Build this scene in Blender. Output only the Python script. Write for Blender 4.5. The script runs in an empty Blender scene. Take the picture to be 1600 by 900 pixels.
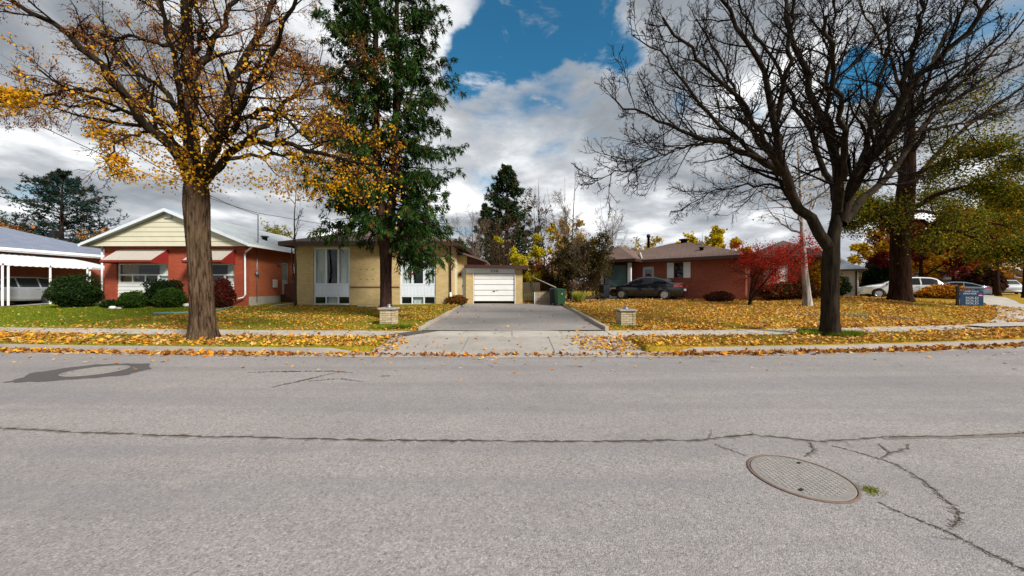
import bpy, bmesh, math, random
import numpy as np
from mathutils import Vector, Matrix
R = math.radians
SC = bpy.context.scene
COL = SC.collection
CAMH, FPX = 1.6, 540.0

# ------------------------------------------------------------------ camera, sky, sun, exposure
cam_d = bpy.data.cameras.new('camera'); cam = bpy.data.objects.new('camera', cam_d); COL.objects.link(cam)
cam.location = (0, 0, CAMH); cam.rotation_euler = (R(90), 0, 0)
cam_d.sensor_width = 36; cam_d.lens = 36 * FPX / 1600; cam_d.clip_start = .05; cam_d.clip_end = 6000
SC.camera = cam
SUN_EL, SUN_AZ = R(36), R(47)          # azimuth measured from -Y (behind the camera) towards +X
sun_dir = Vector((math.sin(SUN_AZ) * math.cos(SUN_EL), -math.cos(SUN_AZ) * math.cos(SUN_EL), math.sin(SUN_EL)))
sl = bpy.data.lights.new('sun', 'SUN'); so = bpy.data.objects.new('sun', sl); COL.objects.link(so)
sl.energy = 2.7; sl.angle = R(12); sl.color = (1, .95, .86)
so.rotation_euler = sun_dir.to_track_quat('Z', 'Y').to_euler()
SC.view_settings.view_transform = 'Standard'; SC.view_settings.look = 'None'
SC.view_settings.gamma = 1; SC.view_settings.use_curve_mapping = False
SC.view_settings.exposure = 1.24
SC.cycles.max_bounces = 6; SC.cycles.transparent_max_bounces = 8
SC.cycles.use_denoising = True

class NT:
    def __init__(s, nt): s.nt = nt; s.nt.nodes.clear()
    def n(s, t, **kw):
        o = s.nt.nodes.new(t)
        for k, v in kw.items():
            if k == 'i':
                for a, b in v.items():
                    if isinstance(b, bpy.types.NodeSocket): s.nt.links.new(b, o.inputs[a])
                    else: o.inputs[a].default_value = b
            else: setattr(o, k, v)
        return o
    def link(s, a, b): s.nt.links.new(a, b)
    def math(s, op, a, b=0.0, c=0.0, clamp=False):
        o = s.n('ShaderNodeMath', operation=op, use_clamp=clamp)
        for k, v in enumerate((a, b, c)):
            if isinstance(v, bpy.types.NodeSocket): s.link(v, o.inputs[k])
            else: o.inputs[k].default_value = v
        return o.outputs[0]
    def mix(s, f, a, b, bt='MIX'):
        o = s.n('ShaderNodeMix', data_type='RGBA', blend_type=bt)
        for k, v in ((0, f), (6, a), (7, b)):
            if isinstance(v, bpy.types.NodeSocket): s.link(v, o.inputs[k])
            else: o.inputs[k].default_value = v if k == 0 else (*v[:3], 1)
        return o.outputs[2]
    def ramp(s, f, stops, interp='LINEAR'):
        o = s.n('ShaderNodeValToRGB'); o.color_ramp.interpolation = interp
        e = o.color_ramp.elements
        while len(e) < len(stops): e.new(.5)
        for q, (p, c) in zip(e, stops):
            q.position = p; q.color = (*c, 1) if len(c) == 3 else c
        s.link(f, o.inputs[0]); return o.outputs[0]
    def noise(s, vec, scale, detail=4, rough=.55, dist=0.):
        o = s.n('ShaderNodeTexNoise', i={'Scale': scale, 'Detail': detail, 'Roughness': rough, 'Distortion': dist})
        if vec is not None: s.link(vec, o.inputs['Vector'])
        return o.outputs[0]
    def smooth(s, v, a, b):
        o = s.n('ShaderNodeMapRange', interpolation_type='SMOOTHSTEP'); s.link(v, o.inputs[0])
        o.inputs[1].default_value = a; o.inputs[2].default_value = b
        return o.outputs[0]

# world: Nishita blue behind a broken deck of cumulus
world = bpy.data.worlds.new('World'); SC.world = world; world.use_nodes = True
w = NT(world.node_tree)
sky = w.n('ShaderNodeTexSky', sky_type='NISHITA', sun_disc=False, sun_elevation=SUN_EL, sun_rotation=math.pi - SUN_AZ,
          air_density=1.0, dust_density=.4, ozone_density=2.5)
tc = w.n('ShaderNodeTexCoord')
sep = w.n('ShaderNodeSeparateXYZ'); w.link(tc.outputs['Generated'], sep.inputs[0])
zz = w.math('ADD', w.math('MAXIMUM', sep.outputs[2], 0.0), 0.22)
cv = w.n('ShaderNodeCombineXYZ')
w.link(w.math('DIVIDE', sep.outputs[0], zz), cv.inputs[0]); w.link(w.math('DIVIDE', sep.outputs[1], zz), cv.inputs[1])
CLOUD_OFF = (5.5, 3.3, 8.7)
mp = w.n('ShaderNodeMapping', i={'Location': CLOUD_OFF}); w.link(cv.outputs[0], mp.inputs[0])
n1 = w.noise(mp.outputs[0], 1.15, 9, .56, .25)
nc = w.n('ShaderNodeTexNoise', i={'Scale': 2.6, 'Detail': 7, 'Roughness': .6}); w.link(mp.outputs[0], nc.inputs['Vector'])
vs1 = w.n('ShaderNodeVectorMath', operation='SUBTRACT'); w.link(nc.outputs['Color'], vs1.inputs[0]); vs1.inputs[1].default_value = (.5, .5, .5)
vs2 = w.n('ShaderNodeVectorMath', operation='SCALE'); w.link(vs1.outputs[0], vs2.inputs[0]); vs2.inputs['Scale'].default_value = .20
vs3 = w.n('ShaderNodeVectorMath', operation='ADD'); w.link(tc.outputs['Generated'], vs3.inputs[0]); w.link(vs2.outputs[0], vs3.inputs[1])
vs4 = w.n('ShaderNodeVectorMath', operation='NORMALIZE'); w.link(vs3.outputs[0], vs4.inputs[0]); gdir = vs4.outputs[0]
# gaps of blue: where the deck is torn open (directions of the gaps in view)
def gap(dx, dy, dz, cosin, cosout):
    d = Vector((dx, dy, dz)).normalized()
    o = w.n('ShaderNodeVectorMath', operation='DOT_PRODUCT'); w.link(gdir, o.inputs[0]); o.inputs[1].default_value = d
    return w.smooth(o.outputs['Value'], cosout, cosin)
def pxdir(px, py): return ((px - 800) / FPX, 1, (450 - py) / FPX)
g = None
for px, py, a, b in ((735, 105, 1, 5.5), (785, 70, 1.5, 6.5), (845, 55, 1, 5.5), (915, 30, 1, 6), (955, 65, 1, 5), (1060, 155, .5, 3.2), (1165, 170, .5, 3.2), (1325, 110, .3, 2.4), (1590, 140, .3, 2.6), (460, 190, .5, 3.2), (540, 205, .5, 3)):
    q = gap(*pxdir(px, py), math.cos(R(a)), math.cos(R(b)))
    g = q if g is None else w.math('MAXIMUM', g, q)
dens = w.math('SUBTRACT', w.math('ADD', w.math('MULTIPLY', w.math('SUBTRACT', n1, .5), 1.5), 0.70), w.math('MULTIPLY', g, 0.27))
wisp = w.noise(mp.outputs[0], 4.5, 8, .62, .6)
mask = w.math('MAXIMUM', w.smooth(dens, 0.40, 0.60), w.math('MULTIPLY', w.smooth(wisp, .52, .70), .75))
mask = w.math('MAXIMUM', mask, w.smooth(sep.outputs[2], .16, .05))
# cloud shading: thick bases grey, thin tops bright
mp2 = w.n('ShaderNodeMapping', i={'Location': (CLOUD_OFF[0] + .16, CLOUD_OFF[1] - .10, CLOUD_OFF[2])}); w.link(cv.outputs[0], mp2.inputs[0])
n2 = w.noise(mp2.outputs[0], 1.15, 9, .56, .25)
lit = w.math('SUBTRACT', n1, n2)
mp3 = w.n('ShaderNodeMapping', i={'Location': (6.3, 1.4, 3.0), 'Scale': (.75, 1.25, 1)}); w.link(cv.outputs[0], mp3.inputs[0])
n3 = w.noise(mp3.outputs[0], 1.1, 6, .5, .2)
thick = w.smooth(n3, .34, .68)
shade = w.math('SUBTRACT', w.math('ADD', 0.66, w.math('MULTIPLY', lit, 3.4)), w.math('MULTIPLY', thick, .60))
shade = w.math('ADD', shade, w.math('MULTIPLY', w.math('SUBTRACT', w.noise(mp.outputs[0], 3.0, 8, .6, .4), .5), .55), clamp=True)
shade = w.math('ADD', shade, w.math('MULTIPLY', w.math('SUBTRACT', 1.0, w.smooth(dens, .47, .62)), .28), clamp=True)
ccol = w.ramp(shade, [(0.0, (1.6, 1.74, 1.92)), (.5, (3.1, 3.25, 3.45)), (.8, (5.1, 5.2, 5.3)), (1.0, (6.7, 6.75, 6.7))])
hz = w.smooth(sep.outputs[2], .22, 0.0)
ccol = w.mix(w.math('MULTIPLY', hz, .35), ccol, (5.2, 5.35, 5.6))
blue = w.mix(1.0, sky.outputs[0], (.20, .60, .66), 'MULTIPLY')
skyc = w.mix(mask, blue, ccol)
bg = w.n('ShaderNodeBackground', i={'Strength': 0.082}); w.link(skyc, bg.inputs[0])
wo = w.n('ShaderNodeOutputWorld'); w.link(bg.outputs[0], wo.inputs[0])

# ------------------------------------------------------------------ helpers
def PX(px, d): return (px - 800) / FPX * d
def PZ(py, d): return CAMH + (450 - py) / FPX * d
def at(px, py, d): return (PX(px, d), d, PZ(py, d))
def road_pt(px, py): return ((px - 800) * CAMH / (py - 450), FPX * CAMH / (py - 450))

def tag(o, label=None, cat=None, group=None, kind=None):
    for k, v in (('label', label), ('category', cat), ('group', group), ('kind', kind)):
        if v: o[k] = v
    return o
def empty(name, loc=(0, 0, 0), rz=0, label=None, cat=None, group=None):
    o = bpy.data.objects.new(name, None); COL.objects.link(o); o.location = loc; o.rotation_euler = (0, 0, rz)
    o.empty_display_size = .2
    return tag(o, label, cat, group)
def mesh_np(name, V, F, col=None, smooth=False, mats=()):
    """V (n,3), F one (m,k) array or a list of such arrays; col (n,3) point colours"""
    if not isinstance(F, (list, tuple)): F = [F]
    F = [np.asarray(f, np.int32) for f in F if len(f)]
    me = bpy.data.meshes.new(name)
    V = np.asarray(V, np.float32)
    me.vertices.add(len(V)); me.vertices.foreach_set('co', V.ravel())
    nl = sum(f.size for f in F); npoly = sum(len(f) for f in F)
    me.loops.add(nl); me.loops.foreach_set('vertex_index', np.concatenate([f.ravel() for f in F]))
    me.polygons.add(npoly)
    tot = np.concatenate([np.full(len(f), f.shape[1], np.int32) for f in F])
    st = np.concatenate([[0], np.cumsum(tot)[:-1]]).astype(np.int32)
    me.polygons.foreach_set('loop_start', st)
    try: me.polygons.foreach_set('loop_total', tot)
    except Exception: pass
    me.polygons.foreach_set('use_smooth', np.full(npoly, smooth))
    if col is not None:
        a = me.color_attributes.new('Col', 'FLOAT_COLOR', 'POINT')
        c = np.ones((len(V), 4), np.float32); c[:, :3] = col
        a.data.foreach_set('color', c.ravel())
    for m in mats: me.materials.append(m)
    me.update(calc_edges=True)
    return me
def link(name, me, parent=None, mat=None):
    o = bpy.data.objects.new(name, me); COL.objects.link(o)
    if parent is not None: o.parent = parent
    if mat is not None and not me.materials: me.materials.append(mat)
    return o
def copy_tree(o, parent=None):
    c = o.copy(); COL.objects.link(c); c.parent = parent
    for ch in o.children: copy_tree(ch, c)
    return c

class MB:
    """collects simple solids and links them as one mesh"""
    def __init__(s): s.v = []; s.f = []
    def add(s, vs, fs):
        b = len(s.v); s.v += [tuple(p) for p in vs]; s.f += [tuple(i + b for i in f) for f in fs]; return s
    def box(s, x0, x1, y0, y1, z0, z1):
        return s.add([(x0, y0, z0), (x1, y0, z0), (x1, y1, z0), (x0, y1, z0), (x0, y0, z1), (x1, y0, z1), (x1, y1, z1), (x0, y1, z1)],
                     [(0, 3, 2, 1), (4, 5, 6, 7), (0, 1, 5, 4), (1, 2, 6, 5), (2, 3, 7, 6), (3, 0, 4, 7)])
    def hexa(s, p):      # 8 points: bottom 4, top 4
        return s.add(p, [(0, 3, 2, 1), (4, 5, 6, 7), (0, 1, 5, 4), (1, 2, 6, 5), (2, 3, 7, 6), (3, 0, 4, 7)])
    def prism(s, poly, axis, a, b):   # polygon in the plane across axis, extruded a..b
        def mk(u, v, t): return {'x': (t, u, v), 'y': (u, t, v), 'z': (u, v, t)}[axis]
        n = len(poly); vs = [mk(u, v, a) for u, v in poly] + [mk(u, v, b) for u, v in poly]
        return s.add(vs, [tuple(range(n)), tuple(range(2 * n - 1, n - 1, -1))] + [(i, n + i, n + (i + 1) % n, (i + 1) % n) for i in range(n)])
    def tube(s, pts, r, n=8, cap=True):
        pts = [Vector(p) for p in pts]; rs = r if isinstance(r, (list, tuple)) else [r] * len(pts)
        vs = []; fs = []
        for i, p in enumerate(pts):
            t = (pts[min(i + 1, len(pts) - 1)] - pts[max(i - 1, 0)]).normalized()
            ref = Vector((0, 0, 1)) if abs(t.z) < .9 else Vector((1, 0, 0))
            u = t.cross(ref).normalized(); v = t.cross(u)
            vs += [p + (u * math.cos(2 * math.pi * k / n) + v * math.sin(2 * math.pi * k / n)) * rs[i] for k in range(n)]
        for i in range(len(pts) - 1):
            fs += [(i * n + k, i * n + (k + 1) % n, (i + 1) * n + (k + 1) % n, (i + 1) * n + k) for k in range(n)]
        if cap: fs += [tuple(range(n - 1, -1, -1)), tuple((len(pts) - 1) * n + k for k in range(n))]
        return s.add(vs, fs)
    def lathe(s, prof, n=24, c=(0, 0, 0), axis='z'):
        vs = []; fs = []
        for r, h in prof:
            for k in range(n):
                a = 2 * math.pi * k / n; p = (r * math.cos(a), r * math.sin(a), h)
                if axis == 'y': p = (p[0], p[2], p[1])
                if axis == 'x': p = (p[2], p[0], p[1])
                vs.append((p[0] + c[0], p[1] + c[1], p[2] + c[2]))
        m = len(prof)
        for i in range(m - 1):
            fs += [(i * n + k, i * n + (k + 1) % n, (i + 1) * n + (k + 1) % n, (i + 1) * n + k) for k in range(n)]
        fs += [tuple(range(n - 1, -1, -1)), tuple((m - 1) * n + k for k in range(n))]
        return s.add(vs, fs)
    def build(s, name, mat, parent=None, smooth=False, loc=None, rz=None, bevel=0):
        me = bpy.data.meshes.new(name); me.from_pydata(s.v, [], s.f)
        bm = bmesh.new(); bm.from_mesh(me)
        bmesh.ops.recalc_face_normals(bm, faces=bm.faces)
        if bevel: bmesh.ops.bevel(bm, geom=bm.edges[:], offset=bevel, segments=1, affect='EDGES', clamp_overlap=True)
        bm.to_mesh(me); bm.free()
        if smooth: me.polygons.foreach_set('use_smooth', [True] * len(me.polygons))
        me.materials.append(mat); o = link(name, me, parent)
        if loc is not None: o.location = loc
        if rz is not None: o.rotation_euler = (0, 0, rz)
        return o

# ------------------------------------------------------------------ materials
M = {}
def newmat(name):
    m = bpy.data.materials.new(name); m.use_nodes = True; M[name] = m
    t = NT(m.node_tree); t.out = t.n('ShaderNodeOutputMaterial'); t.bs = t.n('ShaderNodeBsdfPrincipled')
    t.link(t.bs.outputs[0], t.out.inputs[0]); return t
def setin(t, v, k):
    if isinstance(v, bpy.types.NodeSocket): t.link(v, t.bs.inputs[k])
    else: t.bs.inputs[k].default_value = (*v[:3], 1) if isinstance(v, (tuple, list)) else v
def bump(t, h, dist, strength=1.0):
    b = t.n('ShaderNodeBump', i={'Strength': strength, 'Distance': dist}); t.link(h, b.inputs['Height']); t.link(b.outputs[0], t.bs.inputs['Normal'])
def simple(name, c, rough=.6, metal=0., var=.12, scale=6., spec=.4, bmp=0., coat=0., stretch=None):
    t = newmat(name); co = t.n('ShaderNodeTexCoord').outputs['Object']
    if stretch: co = t.n('ShaderNodeMapping', i={'Vector': co, 'Scale': stretch}).outputs[0]
    nz = t.noise(co, scale, 6, .6)
    setin(t, t.mix(nz, [k * (1 - var) for k in c], [min(1, k * (1 + var)) for k in c]), 'Base Color')
    setin(t, rough, 'Roughness'); setin(t, metal, 'Metallic'); setin(t, spec, 'Specular IOR Level')
    if coat: setin(t, coat, 'Coat Weight'); setin(t, .05, 'Coat Roughness')
    if bmp: bump(t, t.noise(co, scale * 6, 5, .65), bmp)
    return M[name]
def brick(name, c1, c2, mortar, bw=.215, rh=.075, ms=.008, stain=.25, bd=.006):
    t = newmat(name); co = t.n('ShaderNodeTexCoord').outputs['Object']
    s = t.n('ShaderNodeSeparateXYZ', i={0: co})
    cb = t.n('ShaderNodeCombineXYZ', i={0: t.math('ADD', s.outputs[0], s.outputs[1]), 1: s.outputs[2]})
    b = t.n('ShaderNodeTexBrick', i={'Vector': cb.outputs[0], 'Color1': (*c1, 1), 'Color2': (*c2, 1), 'Mortar': (*mortar, 1), 'Scale': 1.0,
            'Mortar Size': ms, 'Mortar Smooth': .2, 'Bias': 0., 'Brick Width': bw, 'Row Height': rh})
    big = t.noise(co, .9, 5, .6); fine = t.noise(co, 40, 4, .6)
    c = t.mix(t.math('MULTIPLY', t.smooth(big, .35, .75), stain), b.outputs[0], [k * .55 for k in c1])
    c = t.mix(t.math('MULTIPLY', fine, .35), c, [min(1, k * 1.35) for k in c2])
    setin(t, c, 'Base Color'); setin(t, .88, 'Roughness'); setin(t, .25, 'Specular IOR Level')
    bump(t, t.math('ADD', t.math('MULTIPLY', b.outputs[1], -1.0), t.math('MULTIPLY', fine, .3)), bd)
    return M[name]
def shingle(name, c1, c2):
    t = newmat(name); co = t.n('ShaderNodeTexCoord').outputs['Object']
    s = t.n('ShaderNodeSeparateXYZ', i={0: co})
    cb = t.n('ShaderNodeCombineXYZ', i={0: t.math('ADD', s.outputs[0], s.outputs[1]), 1: t.math('MULTIPLY', s.outputs[2], 2.3)})
    b = t.n('ShaderNodeTexBrick', i={'Vector': cb.outputs[0], 'Color1': (*c1, 1), 'Color2': (*c2, 1), 'Mortar': (*[k * .45 for k in c1], 1), 'Scale': 1.0,
            'Mortar Size': .012, 'Mortar Smooth': .4, 'Brick Width': .32, 'Row Height': .15})
    nz = t.noise(co, .7, 5, .6); fine = t.noise(co, 25, 5, .7)
    c = t.mix(t.math('MULTIPLY', t.smooth(nz, .4, .7), .4), b.outputs[0], [k * .7 for k in c1])
    c = t.mix(t.math('MULTIPLY', fine, .4), c, [min(1, k * 1.5) for k in c2])
    setin(t, c, 'Base Color'); setin(t, .92, 'Roughness'); setin(t, .2, 'Specular IOR Level')
    bump(t, t.math('ADD', t.math('MULTIPLY', b.outputs[1], -1.), fine), .006)
    return M[name]
brick('red_brick', (.28, .040, .018), (.38, .070, .030), (.26, .14, .10), stain=.4)
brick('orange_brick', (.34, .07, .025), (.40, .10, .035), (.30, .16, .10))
brick('dark_red_brick', (.23, .046, .026), (.34, .080, .044), (.28, .17, .12), stain=.35)
brick('buff_brick', (.39, .275, .12), (.51, .385, .185), (.43, .345, .21), stain=.35)
brick('block_wall', (.30, .24, .17), (.36, .28, .20), (.2, .16, .12), .4, .2, .012)
shingle('blue_shingle', (.135, .16, .22), (.18, .205, .27))
shingle('grey_shingle', (.27, .30, .32), (.34, .37, .39))
shingle('brown_shingle', (.095, .062, .052), (.14, .095, .08))
shingle('slate_shingle', (.22, .24, .27), (.29, .31, .34))
simple('white_paint', (.74, .74, .74), .45, var=.12, scale=2.5)
simple('grey_white', (.60, .65, .72), .5, var=.07, scale=3)
simple('cream_siding', (.56, .53, .41), .5, var=.12, scale=2)
simple('white_siding', (.72, .74, .72), .5, var=.05, scale=2)
simple('white_metal', (.78, .79, .80), .35, var=.05, scale=2)
simple('awning_cloth', (.42, .385, .34), .6, var=.08, scale=3)
simple('awning_red', (.22, .018, .016), .6, var=.15, scale=4)
simple('brown_fascia', (.045, .018, .014), .5, var=.2, scale=3)
simple('brown_wood', (.14, .055, .03), .7, var=.3, scale=5, bmp=.002, stretch=(1, 1, .12))
simple('fence_wood', (.055, .042, .022), .8, var=.4, scale=8, bmp=.003, stretch=(3, 3, .3))
simple('foundation', (.36, .34, .30), .9, var=.2, scale=3, bmp=.003)
simple('dark_metal', (.02, .02, .022), .4, .6)
simple('grey_metal', (.30, .31, .32), .4, .7)
simple('black_void', (.006, .006, .006), .9)
simple('black_rubber', (.012, .012, .013), .75, var=.25, scale=12)
simple('wheel_alloy', (.45, .46, .48), .3, .85)
simple('car_silver', (.40, .43, .47), .25, .55, var=.03, coat=.8)
simple('car_black', (.008, .006, .009), .2, .2, var=.1, coat=1.)
simple('car_white', (.70, .71, .72), .25, 0, var=.02, coat=.8)
simple('car_blue', (.16, .21, .27), .25, .3, var=.05, coat=.8)
simple('tail_red', (.30, .01, .012), .15, 0, coat=1.)
simple('lamp_clear', (.6, .62, .64), .12, .2, coat=1.)
simple('bin_green', (.012, .055, .022), .5, var=.12, scale=5)
simple('bin_black', (.010, .013, .020), .5, var=.15, scale=5)
simple('plastic_green_pipe', (.10, .24, .19), .5, var=.2, scale=6)
simple('sign_navy', (.006, .045, .11), .4, var=.1)
simple('print_white', (.62, .66, .70), .5)
simple('print_red', (.45, .03, .03), .5)
simple('curtain_cloth', (.78, .82, .78), .9, var=.12, scale=4)
simple('curtain_tan', (.42, .26, .13), .9, var=.25, scale=5)
simple('stone_cap', (.30, .28, .26), .85, var=.2, scale=6, bmp=.003)
simple('edging_stone', (.33, .29, .23), .9, var=.3, scale=6, bmp=.005)
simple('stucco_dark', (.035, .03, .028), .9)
simple('stucco', (.42, .38, .36), .9, var=.08, scale=3)
simple('door_grey', (.45, .48, .50), .45, var=.05)
simple('teal_glazing', (.10, .17, .17), .12, var=.1, coat=1.)
simple('soil_mulch', (.07, .035, .02), .95, var=.4, scale=12, bmp=.01)
simple('iron_gap', (.20, .185, .175), .9, var=.4, scale=14)
simple('iron', (.255, .24, .23), .8, .0, var=.4, scale=14, bmp=.003)
simple('rusty_iron', (.16, .11, .085), .85, .1, var=.5, scale=16, bmp=.004)
simple('crack_tar', (.045, .038, .034), .9, var=.5, scale=30, bmp=.004)
simple('tar_patch', (.075, .068, .068), .85, var=.35, scale=35, bmp=.004)
simple('seam_band', (.17, .145, .13), .9, var=.3, scale=40, bmp=.004)
simple('wire_black', (.02, .02, .02), .6)
def glass(name, tint=(.02, .03, .035), clear=.55):
    t = newmat(name); t.nt.nodes.remove(t.bs)
    lw = t.n('ShaderNodeLayerWeight', i={'Blend': .35})
    gl = t.n('ShaderNodeBsdfGlossy', i={'Color': (.9, .93, .95, 1), 'Roughness': .03})
    tr = t.n('ShaderNodeBsdfTransparent', i={'Color': (.93, .95, .95, 1)})
    df = t.n('ShaderNodeBsdfDiffuse', i={'Color': (*tint, 1)})
    m1 = t.n('ShaderNodeMixShader', i={0: clear, 1: df.outputs[0], 2: tr.outputs[0]})
    f = t.math('MULTIPLY', t.n('ShaderNodeFresnel', i={'IOR': 1.45}).outputs[0], t.math('SUBTRACT', 1.0, t.n('ShaderNodeNewGeometry').outputs['Backfacing']))
    m2 = t.n('ShaderNodeMixShader', i={0: f, 1: m1.outputs[0], 2: gl.outputs[0]}); t.link(m2.outputs[0], t.out.inputs[0])
    return M[name]
glass('window_glass', clear=.9); glass('car_glass', (.008, .01, .012), .15)
def bark(name, c1, c2, sc=9., bd=.03, rough=.95):
    t = newmat(name); co = t.n('ShaderNodeTexCoord').outputs['Object']
    m = t.n('ShaderNodeMapping', i={'Vector': co, 'Scale': (1, 1, .16)}).outputs[0]
    a = t.noise(m, sc, 7, .65, .4); b = t.noise(co, sc * 5, 4, .6); big = t.noise(co, .8, 3)
    c = t.mix(t.smooth(a, .34, .64), c1, c2); c = t.mix(t.math('MULTIPLY', b, .5), c, [k * .6 for k in c1])
    c = t.mix(t.math('MULTIPLY', t.smooth(big, .45, .7), .3), c, (c2[0] * .9, c2[1] * 1.05, c2[2] * .8))
    setin(t, c, 'Base Color'); setin(t, rough, 'Roughness'); setin(t, .04, 'Specular IOR Level')
    bump(t, t.math('ADD', a, t.math('MULTIPLY', b, .2)), bd)
bark('maple_bark', (.020, .011, .007), (.15, .098, .064), 13, .05)
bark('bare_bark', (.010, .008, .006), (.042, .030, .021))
bark('dark_bark', (.012, .006, .004), (.046, .022, .014))
bark('spruce_bark', (.022, .012, .010), (.07, .038, .03), 14)
bark('birch_bark', (.12, .10, .09), (.50, .47, .45), 5, .01)
simple('twig_dark', (.012, .008, .006), .9, var=.3, scale=3, spec=.05)
simple('twig_brown', (.060, .036, .025), .9, var=.35, scale=3, spec=.05)
simple('twig_grey', (.13, .098, .075), .9, var=.35, scale=3, spec=.05)
def leafmat(name, trans=.35, rough=.7):
    t = newmat(name)
    at_ = t.n('ShaderNodeAttribute', attribute_name='Col').outputs[0]
    setin(t, at_, 'Base Color'); setin(t, rough, 'Roughness'); setin(t, .08, 'Specular IOR Level')
    tl = t.n('ShaderNodeBsdfTranslucent'); t.link(at_, tl.inputs[0])
    mx = t.n('ShaderNodeMixShader', i={0: trans, 1: t.bs.outputs[0], 2: tl.outputs[0]}); t.link(mx.outputs[0], t.out.inputs[0])
leafmat('leaf'); leafmat('needle', .12); leafmat('litter', .12, .8); leafmat('blade', .3)
# ------------------------------------------------------------------ ground materials
def asphalt(name, c, spread=.48, scale=105., tint=(1, .96, .94)):
    t = newmat(name); co = t.n('ShaderNodeTexCoord').outputs['Object']
    v = t.n('ShaderNodeTexVoronoi', i={'Vector': co, 'Scale': scale}); vs = t.n('ShaderNodeSeparateColor', i={0: v.outputs['Color']})
    v2 = t.n('ShaderNodeTexVoronoi', i={'Vector': co, 'Scale': scale * .55}); vs2 = t.n('ShaderNodeSeparateColor', i={0: v2.outputs['Color']})
    big = t.noise(co, .28, 7, .62); mid = t.noise(co, 2.4, 7, .68); pat = t.noise(co, .9, 3, .5, 1.5)
    st = t.n('ShaderNodeMapping', i={'Vector': co, 'Scale': (.045, .8, 1)}).outputs[0]; lane = t.noise(st, 1.7, 6, .6)
    k = t.math('ADD', t.math('MULTIPLY', vs.outputs[0], .6), t.math('MULTIPLY', vs2.outputs[1], .4))
    base = t.ramp(k, [(.0, [q * (1 - spread * 1.3) for q in c]), (.30, [q * (1 - spread * .35) for q in c]), (.62, c), (1.0, [min(1, q * (1 + spread * 1.1)) for q in c])])
    base = t.mix(t.math('MULTIPLY', t.smooth(big, .38, .68), .34), base, [q * .58 for q in c])
    base = t.mix(t.math('MULTIPLY', t.smooth(lane, .40, .66), .44), base, [q * .62 * a for q, a in zip(c, (.94, 1, 1.10))])
    base = t.mix(t.math('MULTIPLY', t.smooth(mid, .5, .75), .25), base, [min(1, q * 1.3 * a) for q, a in zip(c, tint)])
    base = t.mix(t.math('MULTIPLY', t.smooth(pat, .62, .76), .30), base, [q * .50 for q in c])
    oil = t.n('ShaderNodeTexVoronoi', i={'Vector': t.n('ShaderNodeMapping', i={'Vector': co, 'Scale': (.8, 1.1, 1)}).outputs[0], 'Scale': .75, 'Randomness': 1.0})
    spot = t.math('MULTIPLY', t.smooth(t.math('ADD', oil.outputs['Distance'], t.math('MULTIPLY', mid, .16)), .22, .10), .38)
    base = t.mix(spot, base, [q * .38 for q in c])
    setin(t, base, 'Base Color'); setin(t, .86, 'Roughness'); setin(t, .3, 'Specular IOR Level')
    bump(t, t.math('ADD', t.math('MULTIPLY', v.outputs['Distance'], -1.0), t.math('MULTIPLY', mid, .3)), .005, .7)
asphalt('road_asphalt', (.270, .250, .247))
asphalt('drive_asphalt', (.285, .260, .246), .3, 120)
def concrete(name, c):
    t = newmat(name); co = t.n('ShaderNodeTexCoord').outputs['Object']
    a = t.noise(co, 1.1, 6, .65); b = t.noise(co, 60, 4, .6); d = t.noise(co, 7, 5, .7)
    x = t.mix(t.smooth(a, .35, .7), c, [k * .72 for k in c]); x = t.mix(t.math('MULTIPLY', b, .4), x, [k * .8 for k in c])
    x = t.mix(t.math('MULTIPLY', t.smooth(d, .58, .75), .5), x, (.20, .14, .09))
    setin(t, x, 'Base Color'); setin(t, .9, 'Roughness'); setin(t, .25, 'Specular IOR Level'); bump(t, t.math('ADD', b, d), .004)
concrete('concrete', (.42, .39, .35)); concrete('curb_concrete', (.36, .33, .30)); concrete('apron_concrete', (.34, .315, .29))
t = newmat('lawn')
co = t.n('ShaderNodeTexCoord').outputs['Object']; sp = t.n('ShaderNodeSeparateXYZ', i={0: co})
a = t.noise(co, .55, 6, .6); b = t.noise(co, 18, 5, .7); d = t.noise(co, 4, 4, .6)
green = t.mix(t.smooth(b, .35, .65), (.065, .100, .006), (.150, .200, .012))
straw = t.mix(t.smooth(b, .35, .65), (.19, .11, .012), (.38, .235, .022))
cover = t.math('ADD', t.math('MULTIPLY', t.smooth(sp.outputs[0], -17, -12), .45), t.math('MULTIPLY', t.smooth(sp.outputs[0], 1.5, 5), .55))
cover = t.math('ADD', cover, t.math('MULTIPLY', t.math('SUBTRACT', t.smooth(a, .35, .65), .5), .55), clamp=True)
x = t.mix(cover, green, straw)
setin(t, x, 'Base Color'); setin(t, .95, 'Roughness'); setin(t, .1, 'Specular IOR Level'); bump(t, t.math('ADD', b, d), .03)

# ------------------------------------------------------------------ terrain
def sstep(a, b, x):
    t = np.clip((np.asarray(x, float) - a) / (b - a), 0, 1); return t * t * (3 - 2 * t)
def ye(X):
    X = np.asarray(X, float); a = np.where(X < 0, .0035, .0068); q = np.minimum(np.abs(X), 14.)
    return 7.93 + a * q * q + 2 * a * q * (np.abs(X) - q)
DX0, DX1 = -2.92, 3.02
def wob(X, Y): return .02 * np.sin(X * .9 + 1.3 * np.sin(Y * .6)) + .015 * np.sin(Y * 1.7 + X * .37) + .008 * np.sin(X * 3.1 + Y * 2.3)
def lawn_z(X, Y):
    s = Y - ye(X); k = .049 + .018 * sstep(3, 9, X)
    z = .225 + k * np.clip(s - 3.2, 0, 9.2) + .38 * np.exp(-((X - 20.5) ** 2 + (Y - 18.5) ** 2) / 26.) * sstep(3.2, 6.5, s)
    z = z + .06 * sstep(-15.6, -16.3, X) * sstep(3.2, 4.2, s) + wob(X, Y) * sstep(3.2, 4.5, s)
    return z
def drive_z(Y): return .232 + (Y - 11.1) * .0335
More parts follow.
